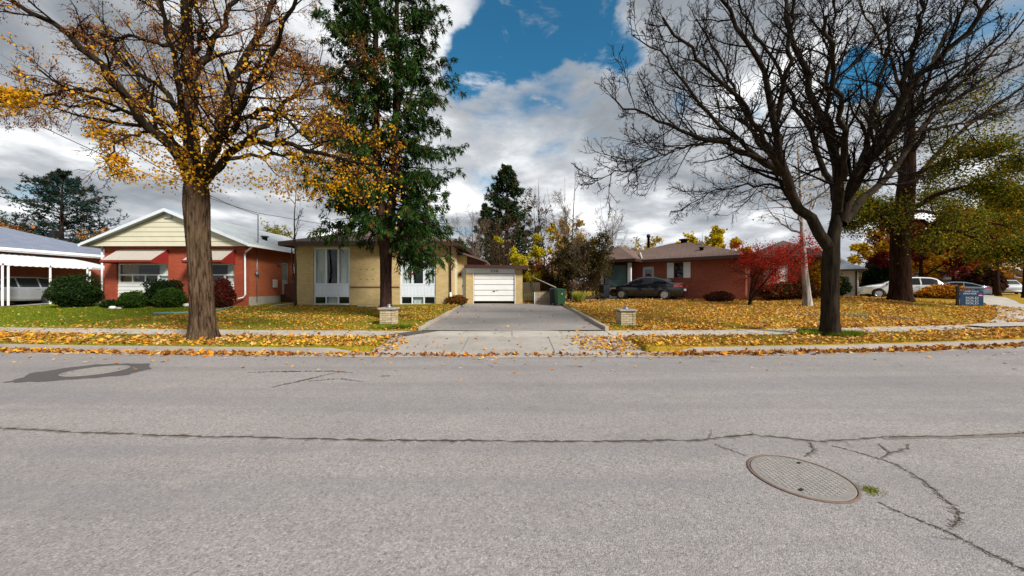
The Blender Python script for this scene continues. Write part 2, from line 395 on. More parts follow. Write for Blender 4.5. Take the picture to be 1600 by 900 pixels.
def walk_z(s): return .185 + .03 * (s - 2.15)
def top_z(X, Y):
    """height of the finished surface"""
    X = np.asarray(X, float); Y = np.asarray(Y, float); s = Y - ye(X)
    z = np.where(s < .4, np.where(s > -8.6, 0.0, .14), .135 + .03 * (s - .4))
    z = np.where((s > .4) & (s < .56), .13, z)
    ap = (X > -3.5) & (X < 3.3) & (s > .4) & (s < 2.15); z = np.where(ap, .03 + .155 * (s - .4) / 1.75, z)
    z = np.where((s >= 2.15) & (s <= 3.2), walk_z(s), z)
    dr = (X > DX0) & (X < DX1) & (Y < 22.6)
    return np.where(s > 3.2, np.where(dr, drive_z(Y), lawn_z(X, Y)), z)
cx = np.concatenate([-np.geomspace(46, 2500, 22)[::-1], np.arange(-45, 45.1, .5), np.geomspace(46, 2500, 22), [DX0, DX0 - .03, DX1, DX1 + .03, -3.5, -3.53, 3.3, 3.33]])
cx = np.unique(np.round(cx, 3))
rs = np.concatenate([-np.geomspace(10, 2500, 20)[::-1], [-9.0, -8.8, -8.74, -6, -3, .46, .50, 1.0, 1.5, 2.12, 2.15, 3.2, 3.22], np.arange(3.6, 24, .4), np.geomspace(25, 3500, 34)])
GX, GS = np.meshgrid(cx, rs); GY = ye(GX) + GS
gzv = np.where(GS > 3.21, lawn_z(GX, GY), 0)
gzv = np.where((GS > 2.13) & (GS <= 3.21), walk_z(GS) - .06, gzv); gzv = np.where((GS > .48) & (GS <= 2.13), .135 + .03 * (GS - .4), gzv)
gzv = np.where((GS <= .48) & (GS > -8.77), -.09, gzv); gzv = np.where(GS <= -8.77, .12, gzv)
gzv = np.where((GX > DX0 - .01) & (GX < DX1 + .01) & (GS > 2.13) & (GY < 22.5), np.minimum(gzv, drive_z(GY)) - .10, gzv)
gzv = np.where((GX > -3.51) & (GX < 3.31) & (GS > .48) & (GS < 2.14), -.06, gzv)
V = np.stack([GX, GY, gzv], -1).reshape(-1, 3); nx = len(cx); ny = len(rs)
I = (np.arange(ny - 1)[:, None] * nx + np.arange(nx - 1)[None]).ravel()
ground = link('ground', mesh_np('ground', V, np.stack([I, I + 1, I + 1 + nx, I + nx], 1), smooth=True), None, M['lawn'])
tag(ground, 'autumn lawns sloping gently up from the street to the houses', kind='structure')

def strip(name, mat, s0, s1, z, x0=-400, x1=400, parent=None, step=.5, zf=None):
    xs = np.unique(np.concatenate([np.arange(max(x0, -40), min(x1, 40) + .01, step), [x0, x1]])); V = []
    for x in xs:
        V += [(x, float(ye(x)) + s0, z if zf is None else zf(x, s0)), (x, float(ye(x)) + s1, z if zf is None else zf(x, s1))]
    n = len(xs); i = np.arange(n - 1) * 2
    return link(name, mesh_np(name, V, np.stack([i, i + 2, i + 3, i + 1], 1)), parent, mat)
road = tag(strip('road', M['road_asphalt'], -8.62, .0, 0.0), 'worn light grey asphalt street with a long centre seam', kind='structure')
gut = tag(strip('gutter', M['curb_concrete'], .0, .42, .004), 'concrete gutter pan filled with orange leaves along the road edge', kind='structure')
# kerb in cast lengths, dropped at the driveway
def curb_h(x):
    return .03 + .10 * float(max(sstep(-3.7, -4.5, x), sstep(3.9, 4.6, x)))
curb = tag(strip('curb', M['crack_tar'], .43, .54, .015), 'low concrete kerb, dropped in front of the driveway', kind='structure')
xs = np.arange(-30, 30.1, .5)
for k in range(0, len(xs) - 1, 5):
    m = MB(); seg = xs[k:k + 6]
    for j in range(len(seg) - 1):
        a, b = seg[j] + (.006 if j == 0 else 0), seg[j + 1] - (.006 if j == len(seg) - 2 else 0)
        ya, yb, ha, hb = float(ye(a)), float(ye(b)), curb_h(a), curb_h(b)
        m.hexa([(a, ya + .40, -.03), (b, yb + .40, -.03), (b, yb + .57, -.03), (a, ya + .57, -.03), (a, ya + .415, ha), (b, yb + .415, hb), (b, yb + .57, hb + .005), (a, ya + .57, ha + .005)])
    m.build('curb_length', M['curb_concrete'], curb)
tag(strip('far_side_curb', M['curb_concrete'], -8.9, -8.62, .12), 'concrete kerb on the near side of the street', kind='structure')
# sidewalk slabs
walk = tag(strip('sidewalk', M['crack_tar'], 2.16, 3.19, 0, -60, 60, zf=lambda x, s: walk_z(s) - .03), 'concrete sidewalk of square slabs between lawn and verge', kind='structure')
rng = np.random.default_rng(5)
for x in np.arange(-33, 34, 1.5):
    a, b = x + .008, x + 1.492; dz = rng.uniform(-.006, .006); m = MB()
    for u, v in ((a, (a + b) / 2), ((a + b) / 2, b)):
        p = [(q, float(ye(q)) + s, walk_z(s) + zz_ + dz) for zz_ in (-.08, 0) for q, s in ((u, 2.15), (v, 2.15), (v, 3.2), (u, 3.2))]
        m.hexa(p)
    m.build('slab', M['concrete'], walk)
# dark asphalt repair in the sidewalk beside the driveway
m = MB(); q = [(-3.95, 2.17), (-3.15, 2.17), (-2.35, 3.19), (-3.05, 3.19)]
m.add([(x, float(ye(x)) + s, walk_z(s) + .012) for x, s in q], [(0, 1, 2, 3)]); m.build('asphalt_repair', M['tar_patch'], walk)
# apron
apr = tag(MB().add([(x, float(ye(x)) + s, .01 + .155 * (s - .57) / 1.58) for x, s in ((-3.5, .57), (3.3, .57), (3.3, 2.14), (-3.5, 2.14))], [(0, 1, 2, 3)]).build('apron', M['crack_tar']),
    'concrete driveway apron between kerb and sidewalk', kind='structure')
for x0, x1 in ((-3.5, -1.25), (-1.25, 1.05), (1.05, 3.3)):
    m = MB(); p = []
    for zo in (-.06, 0):
        for x, s in ((x0 + .008, .575), (x1 - .008, .575), (x1 - .008, 2.14), (x0 + .008, 2.14)): p.append((x, float(ye(x)) + s, .032 + .153 * (s - .57) / 1.57 + zo))
    m.hexa(p); m.build('slab', M['apron_concrete'], apr)
# driveway
ys = np.arange(11.12, 22.61, .6); V = []
for y in ys:
    for x in np.linspace(DX0, DX1, 9): V.append((x, y if y > 11.2 else float(ye(x)) + 3.205, drive_z(y) + .012 * math.sin(x * 1.3 + y)))
n = 9; I = (np.arange(len(ys) - 1)[:, None] * n + np.arange(n - 1)[None]).ravel()
drive = tag(link('driveway', mesh_np('driveway', V, np.stack([I, I + 1, I + 1 + n, I + n], 1), smooth=True), None, M['drive_asphalt']),
    'dark asphalt driveway rising to the garage', kind='structure')
rnd = random.Random(3)
for name, x, lab in (('driveway_edging', DX1 + .06, 'stone edging along the pillar side of the driveway by the dense leaves'), ('driveway_edging', DX0 - .06, 'stone edging between driveway and the spruce lawn')):
    e = empty(name, (x, 11.2, 0), 0, lab, 'edging')
    y = 0.0; x_ = 0
    while y < 9.8:
        l = rnd.uniform(.75, 1.0); z0 = float(drive_z(11.2 + y)) + .0; zz_ = z0 + rnd.uniform(.10, .125)
        m = MB(); m.hexa([(-.07, y + .01, z0 - .1), (.07, y + .01, z0 - .1), (.07, y + l, z0 - .1), (-.07, y + l, z0 - .1),
                          (-.06, y + .015, zz_), (.06, y + .015, zz_ + .01), (.06, y + l - .005, zz_ + .03), (-.06, y + l - .005, zz_ + .02)])
        o = m.build('edging_stone', M['edging_stone'], e, bevel=.012); o.location = (rnd.uniform(-.015, .015), 0, 0); y += l

def ribbon(name, pts, wd, mat, zf=top_z, dz=.02, parent=None, n=40):
    P = np.array(pts, float); d = np.concatenate([[0], np.cumsum(np.linalg.norm(np.diff(P, axis=0), axis=1))]); u = np.linspace(0, d[-1], n)
    C = np.stack([np.interp(u, d, P[:, 0]), np.interp(u, d, P[:, 1])], 1)
    for _ in range(3): C[1:-1] = (C[:-2] + 2 * C[1:-1] + C[2:]) / 4
    T = np.gradient(C, axis=0); T /= np.linalg.norm(T, axis=1)[:, None]; N = np.stack([-T[:, 1], T[:, 0]], 1)
    W = np.interp(u, d, wd) if not np.isscalar(wd) else np.full(n, wd)
    k = 5; V = []
    for q in np.linspace(-.5, .5, k):
        X = C + N * (W * q)[:, None]; V.append(np.stack([X[:, 0], X[:, 1], zf(X[:, 0], X[:, 1]) + dz], 1))
    V = np.stack(V, 1).reshape(-1, 3); I = (np.arange(n - 1)[:, None] * k + np.arange(k - 1)[None]).ravel()
    return link(name, mesh_np(name, V, np.stack([I, I + k, I + k + 1, I + 1], 1), smooth=True), parent, mat)
tag(ribbon('corner_sidewalk', [(16.5, 12.3), (20, 13.3), (23.6, 15.8), (27, 18.6), (31.5, 22.3), (36, 26), (47, 35)], [.5, 1.5, 1.6, 1.5, 1.5, 1.5, 1.5], M['concrete'], lawn_z, .03), 'pale concrete sidewalk branching off round the corner past the sold sign', kind='structure')
tag(ribbon('side_street', [(33, 18), (42, 24), (60, 36), (90, 56)], [7, 7, 7, 7], M['concrete'], lawn_z, .035), 'pale side street running off beyond the corner', kind='structure')
tag(ribbon('footpath', [(16.6, 13.6), (15.2, 14.6), (12.5, 15.2), (10.6, 15.5)], [.9, .6, .35, .1], M['tar_patch'], lawn_z, .02), 'narrow dark path worn across the corner lawn', kind='structure')
tag(ribbon('parking_pad', [(4.4, 26.8), (10.9, 21.3)], [3., 3.], M['drive_asphalt'], lawn_z, .02), 'asphalt parking pad under the dark car', kind='structure')

# ------------------------------------------------------------------ cracks, patches, manholes on the road
def crack(name, pts, wd, mat, dz, seed, jag=.35, n=90, parent=road):
    rg = np.random.default_rng(seed)
    P = np.array([road_pt(*p) for p in pts]); d = np.concatenate([[0], np.cumsum(np.linalg.norm(np.diff(P, axis=0), axis=1))]); u = np.linspace(0, d[-1], n)
    C = np.stack([np.interp(u, d, P[:, 0]), np.interp(u, d, P[:, 1])], 1)
    T = np.gradient(C, axis=0); T /= np.linalg.norm(T, axis=1)[:, None] + 1e-9; N = np.stack([-T[:, 1], T[:, 0]], 1)
    W = np.interp(np.linspace(0, 1, n), np.linspace(0, 1, len(wd)), wd)
    off = np.cumsum(rg.normal(size=n)) ; off -= np.linspace(off[0], off[-1], n); off *= min(W.mean(), .014) * .25
    a = C + N * (off + W * (.5 + jag * rg.normal(size=n)))[:, None]; b = C + N * (off - W * (.5 + jag * rg.normal(size=n)))[:, None]
    V = np.concatenate([np.c_[a, np.full(n, dz)], np.c_[b, np.full(n, dz)]]); i = np.arange(n - 1)
    return link(name, mesh_np(name, V, np.stack([i, i + n, i + n + 1, i + 1], 1)), parent, mat)
seam = [(-1500, 648), (-60, 668), (0, 671), (150, 677), (400, 684), (600, 688), (800, 691), (1000, 690), (1100, 690), (1130, 684), (1180, 680), (1240, 686), (1280, 690), (1400, 684), (1500, 680), (1660, 675), (3000, 655)]
crack('seam_band', seam, [.07, .075, .06, .05, .05, .05, .05, .07, .10], M['seam_band'], .003, 2, .35, 700)
crack('seam_crack', seam, [.022, .026, .016, .014, .020, .016, .02, .016, .008], M['crack_tar'], .006, 2, .45, 700)
crack('seam_band', [(1380, 686), (1450, 683), (1530, 681), (1660, 676), (3000, 656)], [.02, .13, .14, .14, .13, .12], M['seam_band'], .0045, 3, .08, 120)
for k, (pts, wd) in enumerate([
    ([(1300, 697), (1350, 710), (1400, 725), (1440, 748), (1470, 775), (1500, 800), (1503, 808), (1485, 828)], [.006, .010, .014, .012, .008]),
    ([(1372, 785), (1420, 808), (1480, 832), (1540, 862), (1640, 912)], [.006, .008, .012, .014, .012]),
    ([(1118, 694), (1140, 703), (1168, 713)], [.008, .006, .004]),
    ([(1266, 692), (1270, 704), (1258, 714)], [.006, .008, .004]),
    ([(1372, 694), (1388, 708), (1380, 718)], [.006, .008, .003]),
    ([(1388, 709), (1420, 702), (1421, 694)], [.004, .006, .003]),
    ([(1322, 690), (1334, 702)], [.006, .004]), ([(1164, 682), (1176, 678), (1170, 671)], [.004, .006, .004]), ([(1108, 686), (1112, 672)], [.012, .004]),
    ([(1450, 838), (1480, 844), (1500, 846)], [.004, .006, .003]),
    ([(388, 583), (440, 581), (520, 580), (552, 583)], [.03, .05, .03, .02]), ([(425, 606), (465, 597), (500, 588), (540, 580)], [.02, .045, .03, .015]),
    ([(480, 596), (530, 593), (570, 597)], [.02, .03, .01]), ([(596, 588), (610, 588)], [.04, .03])]):
    if k < 6: crack('crumbled_edge', pts, [q * 2.6 for q in wd], M['seam_band'], .0035 + .0001 * k, 20 + k, .6, 110)
    crack('crack', pts, [q * .75 for q in wd], M['crack_tar'] if k < 10 else M['tar_patch'], .005 + .0007 * k, 20 + k, .6 if k < 10 else .5, 110)
rg = np.random.default_rng(9)
P = [(5, 598), (30, 592), (45, 584), (90, 577), (150, 569.5), (200, 568), (232, 568), (236, 577), (215, 581), (200, 586), (150, 591), (100, 594), (30, 597.5)]
C = []
for i in range(len(P)):
    a, b = P[i], P[(i + 1) % len(P)]
    for q in np.linspace(0, 1, 6)[:-1]:
        x, y = road_pt(a[0] * (1 - q) + b[0] * q, a[1] * (1 - q) + b[1] * q); C.append((x + rg.normal() * .02, y + rg.normal() * .02, .004))
MB().add(C, [tuple(range(len(C)))]).build('asphalt_patch', M['tar_patch'], road)

def manhole(loc, r, label, rim, lid, rz):
    o = empty('manhole', loc, rz, label, 'manhole')
    MB().lathe([(r, 0), (r, .007), (r * .985, .009), (r * .955, .009), (r * .95, .0)], 48).build('frame', M[rim], o)
    MB().lathe([(r * .935, .0), (r * .935, .006), (r * .92, .008)], 48).build('cover', M['iron_gap'], o)
    m = MB(); st = r / 8.5
    for i in range(-8, 9):
        for j in range(-10, 11):
            x = (i + (.5 if j % 2 else 0)) * st; y = j * st * .78
            if x * x + y * y < (r * .80) ** 2: m.box(x - st * .36, x + st * .36, y - st * .22, y + st * .22, .0078, .0115)
    s = m.build('tread_studs', M[lid], o); s['kind'] = 'stuff'
    for a in (0.4, 0.4 + math.pi): MB().box(-.022, .022, -.012, .012, .0112, .0124).build('lifting_hole', M['black_void'], o, loc=(r * .72 * math.cos(a), r * .72 * math.sin(a), 0))
    return o
manhole((2.44, 2.93, .001), .37, 'round rust-rimmed manhole cover among the cracks in the near lane', 'rusty_iron', 'iron', .5)
manhole((-8.0, 6.65, .007), .44, 'round manhole cover ringed by dark fresh asphalt near the far kerb', 'iron', 'iron', 0)

# ------------------------------------------------------------------ scatter: fallen leaves and grass blades
def kites(C, U, Vv, size, wide=.38, fold=None):
    """one kite (2 triangles as a quad) per row: base C, long axis U, side axis Vv"""
    s = size[:, None]; n = np.cross(U, Vv)
    f = (fold[:, None] * n * s) if fold is not None else 0
    A = C; B = C + U * s * .45 + Vv * s * wide + f; D = C + U * s; E = C + U * s * .45 - Vv * s * wide + f
    V = np.stack([A, B, D, E], 1).reshape(-1, 3); i = np.arange(len(C)) * 4
    return V, np.stack([i, i + 1, i + 2, i + 3], 1)
def unit(a): return a / (np.linalg.norm(a, axis=-1, keepdims=True) + 1e-9)
def pick(rg, n, pal, wt, jit=.2):
    pal = np.array(pal); c = pal[rg.choice(len(pal), n, p=np.array(wt) / sum(wt))]
    return np.clip(c * rg.uniform(1 - jit, 1 + jit, (n, 1)) * rg.uniform(.92, 1.08, (n, 3)), 0, 1)
LIT = [(.58, .31, .028), (.50, .19, .018), (.52, .31, .10), (.26, .085, .022), (.52, .35, .15), (.17, .06, .02)]
def litter(name, X, Y, lift, pal_w, label, size=(.055, .12), seed=1, tilt=.5, zf=top_z):
    rg = np.random.default_rng(seed); n = len(X)
    Z = zf(X, Y) + .008 + rg.random(n) ** 2 * lift
    a = rg.uniform(0, 2 * np.pi, n); U = unit(np.stack([np.cos(a), np.sin(a), rg.normal(size=n) * tilt], 1))
    W = unit(np.cross(U, np.stack([rg.normal(size=n) * tilt, rg.normal(size=n) * tilt, np.ones(n)], 1)))
    V, F = kites(np.stack([X, Y, Z], 1), U, W, size[0] + (size[1] * 1.25 - size[0]) * rg.random(n) ** 1.7, .42, rg.uniform(-.15, .35, n))
    c = np.repeat(pick(rg, n, LIT, pal_w), 4, 0)
    o = link(name, mesh_np(name, V, F, c), None, M['litter'])
    return tag(o, label, 'leaves', kind='stuff')
def ok_mask(X, Y):
    """keep clear of buildings"""
    return ~(((Y > 19.4) & (X < -3.4)) | ((Y > 21.9) & (X < .7)) | (Y > 30))
rg = np.random.default_rng(11)
def uni(n, x0, x1, s0, s1, pw=1.0):
    X = rg.uniform(x0, x1, n); s = s0 + (s1 - s0) * rg.random(n) ** pw; return X, ye(X) + s
def clump(X, Y, sc=1.0, th=.0):
    v = np.sin(X * 1.7 * sc + 2 * np.sin(Y * 1.1 * sc)) + np.sin(Y * 2.3 * sc + 1.5 * np.sin(X * .8 * sc)) + .8 * np.sin(X * 4.1 * sc - Y * 3.3 * sc)
    return v + rg.normal(size=len(X)) * .9 > th
# drifts against edges
X = rg.uniform(3.12, 22, 9000); Y = ye(X) + 3.2 + rg.exponential(.22, 9000); k = np.sin(X * 1.3) + np.sin(X * 3.1 + 1) + rg.normal(size=9000) * .6 > .1; X, Y = X[k], Y[k]
litter('fallen_leaves', X, Y, .06, (5, 5, 3, 4, 1.5, 2), 'browner leaves drifted along the back edge of the sidewalk', (.035, .11), 10)
# gutter drift
X, Y = uni(15000, -22, 24, .04, .40); k = (np.abs(X) > 3.9) | (rg.random(len(X)) < .45)
wv = .17 + .12 * np.sin(X * 1.1) + .09 * np.sin(X * 2.7 + 1) + .05 * np.sin(X * 6.3); k &= rg.random(len(X)) < .30 + .7 * sstep(wv - .08, wv + .10, Y - ye(X)); X, Y = X[k], Y[k]
litter('fallen_leaves', X, Y, .045, (3, 5, 2.4, 6, 1.4, 4), 'orange brown leaves drifted along the gutter', (.035, .11), 1, .6)
X, Y = uni(30000, -26, 26, .60, 2.12); inn = (X > -3.45) & (X < 3.25)
k = np.where(inn, (rg.random(len(X)) < .03) | ((X > 1.2) & (rg.random(len(X)) < .85 * sstep(1.2, 2.5, X))) | ((X < -2.9) & (rg.random(len(X)) < .4)), clump(X, Y, .8, -1.6)); X, Y = X[k], Y[k]
litter('fallen_leaves', X, Y, .05, (6, 4, 4.5, 2.5, 2.5, 1), 'golden leaves covering the grass verge between kerb and sidewalk', (.035, .105), 2)
X, Y = uni(2600, -24, 26, 2.12, 3.22); inn = (X > -4.2) & (X < 2.0); k = rg.random(len(X)) < np.where(inn, .10, .55); X, Y = X[k], Y[k]
litter('fallen_leaves', X, Y, .02, (4, 4, 4, 3, 3, 1), 'scattered leaves lying on the sidewalk slabs', (.05, .10), 3, .25)
X, Y = uni(150000, 3.15, 27, 3.2, 15.5, .85); k = ok_mask(X, Y) & clump(X, Y, .9, -1.25 + .8 * sstep(14, 22, X)) & (Y < 28 - .25 * X); X, Y = X[k], Y[k]
litter('fallen_leaves', X, Y, .045, (8, 3.0, 5.5, 1.2, 3.0, .5), 'thick golden leaf cover on the corner lawn', (.035, .095), 4)
X, Y = uni(34000, -15.8, -3.0, 3.2, 12); k = ok_mask(X, Y) & clump(X, Y, .8, -.6); X, Y = X[k], Y[k]
litter('fallen_leaves', X, Y, .04, (6, 3.5, 4, 2.2, 2, 1), 'yellow leaves strewn over the lawn around the spruce', (.03, .085), 5)
X, Y = uni(9000, -34, -15.8, 3.2, 10.5); k = ok_mask(X, Y) & (rg.random(len(X)) < .12 + .5 * sstep(5.0, 3.2, Y - ye(X))); X, Y = X[k], Y[k]
litter('fallen_leaves', X, Y, .03, (6, 2, 5, 1, 2, .5), 'few pale leaves on the green lawn by the carport', (.05, .10), 6)
X = rg.uniform(DX0, DX1, 2600); Y = rg.uniform(11.2, 22.3, 2600); e = np.minimum(X - DX0, DX1 - X); k = rg.random(2600) < .05 + .7 * np.exp(-e / .28) * np.where(X > 0, 1.0, .55); X, Y = X[k], Y[k]
litter('fallen_leaves', X, Y, .02, (4, 4, 4, 3, 2, 1), 'leaves blown along the edges of the driveway', (.05, .11), 7, .3)
X = rg.uniform(.7, 3.0, 900); Y = rg.uniform(22.0, 24.5, 900)
litter('fallen_leaves', X, Y, .03, (3, 5, 2, 5, 1, 2), 'rust coloured leaves heaped before the wooden gate', (.06, .12), 8)
X, Y = uni(260, -16, 18, -2.5, 0, .25)
litter('fallen_leaves', X, Y, .01, (4, 3, 5, 2, 4, .5), 'single leaves lying on the road near the far kerb', (.05, .09), 9, .2)
def blades(name, X, Y, h, label, dry, seed, wid=.010, group=None):
    rg = np.random.default_rng(seed); n = len(X); Z = top_z(X, Y) - .005
    C = np.stack([X, Y, Z], 1); a = rg.uniform(0, 2 * np.pi, n); W = np.stack([np.cos(a), np.sin(a), np.zeros(n)], 1) * rg.uniform(.6, 1.3, n)[:, None] * wid
    T = C + np.stack([rg.normal(size=n) * .45, rg.normal(size=n) * .45, np.ones(n)], 1) * (h * rg.uniform(.5, 1.3, n))[:, None]
    V = np.stack([C - W, C + W, T], 1).reshape(-1, 3)
    c = np.where((rg.random(n) < dry)[:, None], pick(rg, n, [(.34, .25, .06), (.26, .20, .04)], (1, 1)), pick(rg, n, [(.10, .165, .008), (.16, .225, .012), (.21, .245, .014), (.06, .105, .008)], (3, 3, 2, 1)))
    o = link(name, mesh_np(name, V, np.arange(3 * n).reshape(-1, 3), np.repeat(c, 3, 0)), None, M['blade'])
    return tag(o, label, 'grass', group, 'stuff')
def keep(X, Y): k = ok_mask(X, Y); return X[k], Y[k]
X, Y = keep(*uni(75000, -34, -15.8, 3.22, 11.5, .9)); blades('grass', X, Y, .05, 'short green turf of the lawn by the carport', .12, 21)
X, Y = keep(*uni(65000, -15.8, -3.0, 3.22, 12, .9)); blades('grass', X, Y, .05, 'patchy green grass of the lawn around the spruce', .3, 22)
X, Y = keep(*uni(75000, 3.15, 28, 3.22, 15, .9)); k = (Y < 28 - .25 * X); blades('grass', X[k], Y[k], .05, 'yellowing grass of the corner lawn', .55, 23)
X, Y = uni(60000, -26, 26, .57, 2.14); k = (X < -3.45) | (X > 3.25); blades('grass', X[k], Y[k], .045, 'yellow green grass of the roadside verge', .5, 24)
def tuft(px, py, d, r, n, h, label, seed, dry=.1):
    x = PX(px, d); g_ = np.random.default_rng(seed); a = g_.uniform(0, 2 * np.pi, n); q = r * np.sqrt(g_.random(n))
    return blades('grass_tuft', x + q * np.cos(a) * 1.6, d + q * np.sin(a), h, label, dry, seed, .012)
tuft(1296, 515, 10.5, .55, 3500, .15, 'long uncut grass around the foot of the bare tree', 31)
tuft(612, 508, 11.75, .42, 2200, .12, 'dark uncut grass at the foot of the pillar by the spruce', 32)
tuft(980, 509, 12.0, .36, 700, .09, 'uncut grass at the foot of the pillar on the leafy lawn', 33)
# ------------------------------------------------------------------ tree generator
def resample(P, n):
    P = np.asarray(P, float); d = np.concatenate([[0], np.cumsum(np.linalg.norm(np.diff(P, axis=0), axis=1))]); u = np.linspace(0, d[-1], n)
    Q = np.stack([np.interp(u, d, P[:, k]) for k in range(P.shape[1])], 1)
    for _ in range(2): Q[1:-1] = (Q[:-2] + 2 * Q[1:-1] + Q[2:]) / 4
    return Q
def tubes(P, Rr, sides):
    B, n, _ = P.shape
    T = np.empty_like(P); T[:, 1:-1] = P[:, 2:] - P[:, :-2]; T[:, 0] = P[:, 1] - P[:, 0]; T[:, -1] = P[:, -1] - P[:, -2]; T = unit(T)
    mean = unit(P[:, -1] - P[:, 0]); ref = np.where((np.abs(mean[:, 2]) < .8)[:, None], np.array([[0, 0, 1.]]), np.array([[1., 0, 0]]))[:, None, :]
    U = unit(np.cross(T, np.broadcast_to(ref, T.shape))); W = np.cross(T, U)
    a = np.arange(sides) * 2 * np.pi / sides
    V = P[:, :, None] + Rr[:, :, None, None] * (U[:, :, None] * np.cos(a)[None, None, :, None] + W[:, :, None] * np.sin(a)[None, None, :, None])
    b = (np.arange(B) * n * sides)[:, None, None]; i = (np.arange(n - 1) * sides)[None, :, None]; k = np.arange(sides)[None, None]; k2 = (k + 1) % sides
    F = np.stack(np.broadcast_arrays(b + i + k, b + i + k2, b + i + sides + k2, b + i + sides + k), -1).reshape(-1, 4)
    return V.reshape(-1, 3), F
def cat(parts):
    V = []; F = []; o = 0
    for v, f in parts: V.append(v); F.append(f + o); o += len(v)
    return np.concatenate(V), np.concatenate(F)
def spawn(rg, P, Rr, L, k, t0=.2, t1=1., ang=(.5, 1.0), ratio=.5, nseg=5, up=.0, wig=.16, rr=.55, rmin=.004, flat=.0, droop=0., fall=.55):
    B, n1, _ = P.shape
    t = (np.arange(k)[None] + rg.random((B, k))) / k * (t1 - t0) + t0
    f = t * (n1 - 1); i = np.minimum(f.astype(int), n1 - 2); a = (f - i); bi = np.arange(B)[:, None]
    p = P[bi, i] * (1 - a)[..., None] + P[bi, i + 1] * a[..., None]; T = unit(P[bi, i + 1] - P[bi, i]); r = Rr[bi, i] * (1 - a) + Rr[bi, i + 1] * a
    q = rg.normal(size=(B, k, 3)); q[..., 2] *= (1 - flat); nn = unit(np.cross(T, np.cross(q, T)))
    A = rg.uniform(*ang, (B, k))[..., None]; d = np.cos(A) * T + np.sin(A) * nn
    Lc = (L[:, None] * ratio * (1 - fall * t) * rg.uniform(.55, 1.3, (B, k))).ravel()
    p = p.reshape(-1, 3); d = d.reshape(-1, 3); r = r.ravel(); pts = [p]
    for j in range(nseg):
        d = d + rg.normal(size=d.shape) * wig; d[:, 2] += up / nseg - droop / nseg; d = unit(d); p = p + d * (Lc / nseg)[:, None]; pts.append(p)
    P2 = np.stack(pts, 1); r0 = np.maximum(r * rr, rmin); r1 = np.maximum(r0 * .3, rmin * .6)
    return P2, r0[:, None] + (r1 - r0)[:, None] * np.linspace(0, 1, nseg + 1)[None], Lc
def limbs_px(L, d0, n=14):
    """limbs: list of ([(px,py,depth offset)...], r0, r1) -> arrays"""
    P = []; Rr = []
    for pts, r0, r1 in L:
        Q = [(PX(a, d0 + c), d0 + c, PZ(b, d0 + c)) for a, b, c in pts]
        P.append(resample(Q, n)); Rr.append(r0 + (r1 - r0) * np.linspace(0, 1, n) ** .8)
    P = np.array(P); return P, np.array(Rr), np.linalg.norm(np.diff(P, axis=1), axis=2).sum(1)
def big_trunk(pts, radii, sides=44, rings=70, ridge=.07, seed=1, flare=0., fq=(7, 11)):
    Q = resample(pts, rings); d = np.linspace(0, 1, rings); r = np.interp(d, np.linspace(0, 1, len(radii)), radii)
    for _ in range(3): r[1:-1] = (r[:-2] + 2 * r[1:-1] + r[2:]) / 4
    rg = np.random.default_rng(seed); a = np.arange(sides) * 2 * np.pi / sides; V = []
    ph = rg.uniform(0, 6, 6)
    for k in range(rings):
        z = Q[k, 2]
        m = np.abs(np.sin(a * fq[0] + ph[0] + 1.2 * np.sin(z * 2.1 + ph[1]) + a * 0)) * .6 + np.abs(np.sin(a * fq[1] + ph[2] - 1.5 * np.sin(z * 1.3 + ph[3]))) * .4
        fl = flare * np.exp(-(z - Q[0, 2]) / .28) * (1 + .45 * np.sin(a * 5 + ph[4]))
        rad = r[k] * (1 + ridge * (m - .5) + rg.normal(size=sides) * .008) + fl
        V.append(np.stack([Q[k, 0] + rad * np.cos(a), Q[k, 1] + rad * np.sin(a), np.full(sides, z)], 1))
    V = np.concatenate(V); i = (np.arange(rings - 1) * sides)[:, None]; k = np.arange(sides)[None]; k2 = (k + 1) % sides
    return V, np.stack(np.broadcast_arrays(i + k, i + k2, i + sides + k2, i + sides + k), -1).reshape(-1, 4)
def rand_kites(rg, C, size, hang=0., wide=.40):
    n = len(C); U = rg.normal(size=(n, 3)); U[:, 2] -= hang; U = unit(U); W = unit(np.cross(U, rg.normal(size=(n, 3))))
    return kites(C, U, W, rg.uniform(*size, n), wide, rg.uniform(-.12, .2, n))
def on_twigs(rg, P, n, jit=.04, tmin=.2, w=None):
    b = rg.choice(len(P), n, p=w); t = rg.uniform(tmin, 1, n) * (P.shape[1] - 1); i = np.minimum(t.astype(int), P.shape[1] - 2); a = (t - i)[:, None]
    return P[b, i] * (1 - a) + P[b, i + 1] * a + rg.normal(size=(n, 3)) * jit
def tree_root(name, loc, label, cat_='tree', group=None): return empty(name, loc, 0, label, cat_, group)
def put(root, name, VF, mat, smooth=True, col=None):
    V, F = VF; V = V - np.array(root.location)[None]
    return link(name, mesh_np(name, V, F, col, smooth), root, M[mat])
YEL = [(.58, .29, .012), (.64, .38, .02), (.52, .21, .01), (.40, .25, .015)]

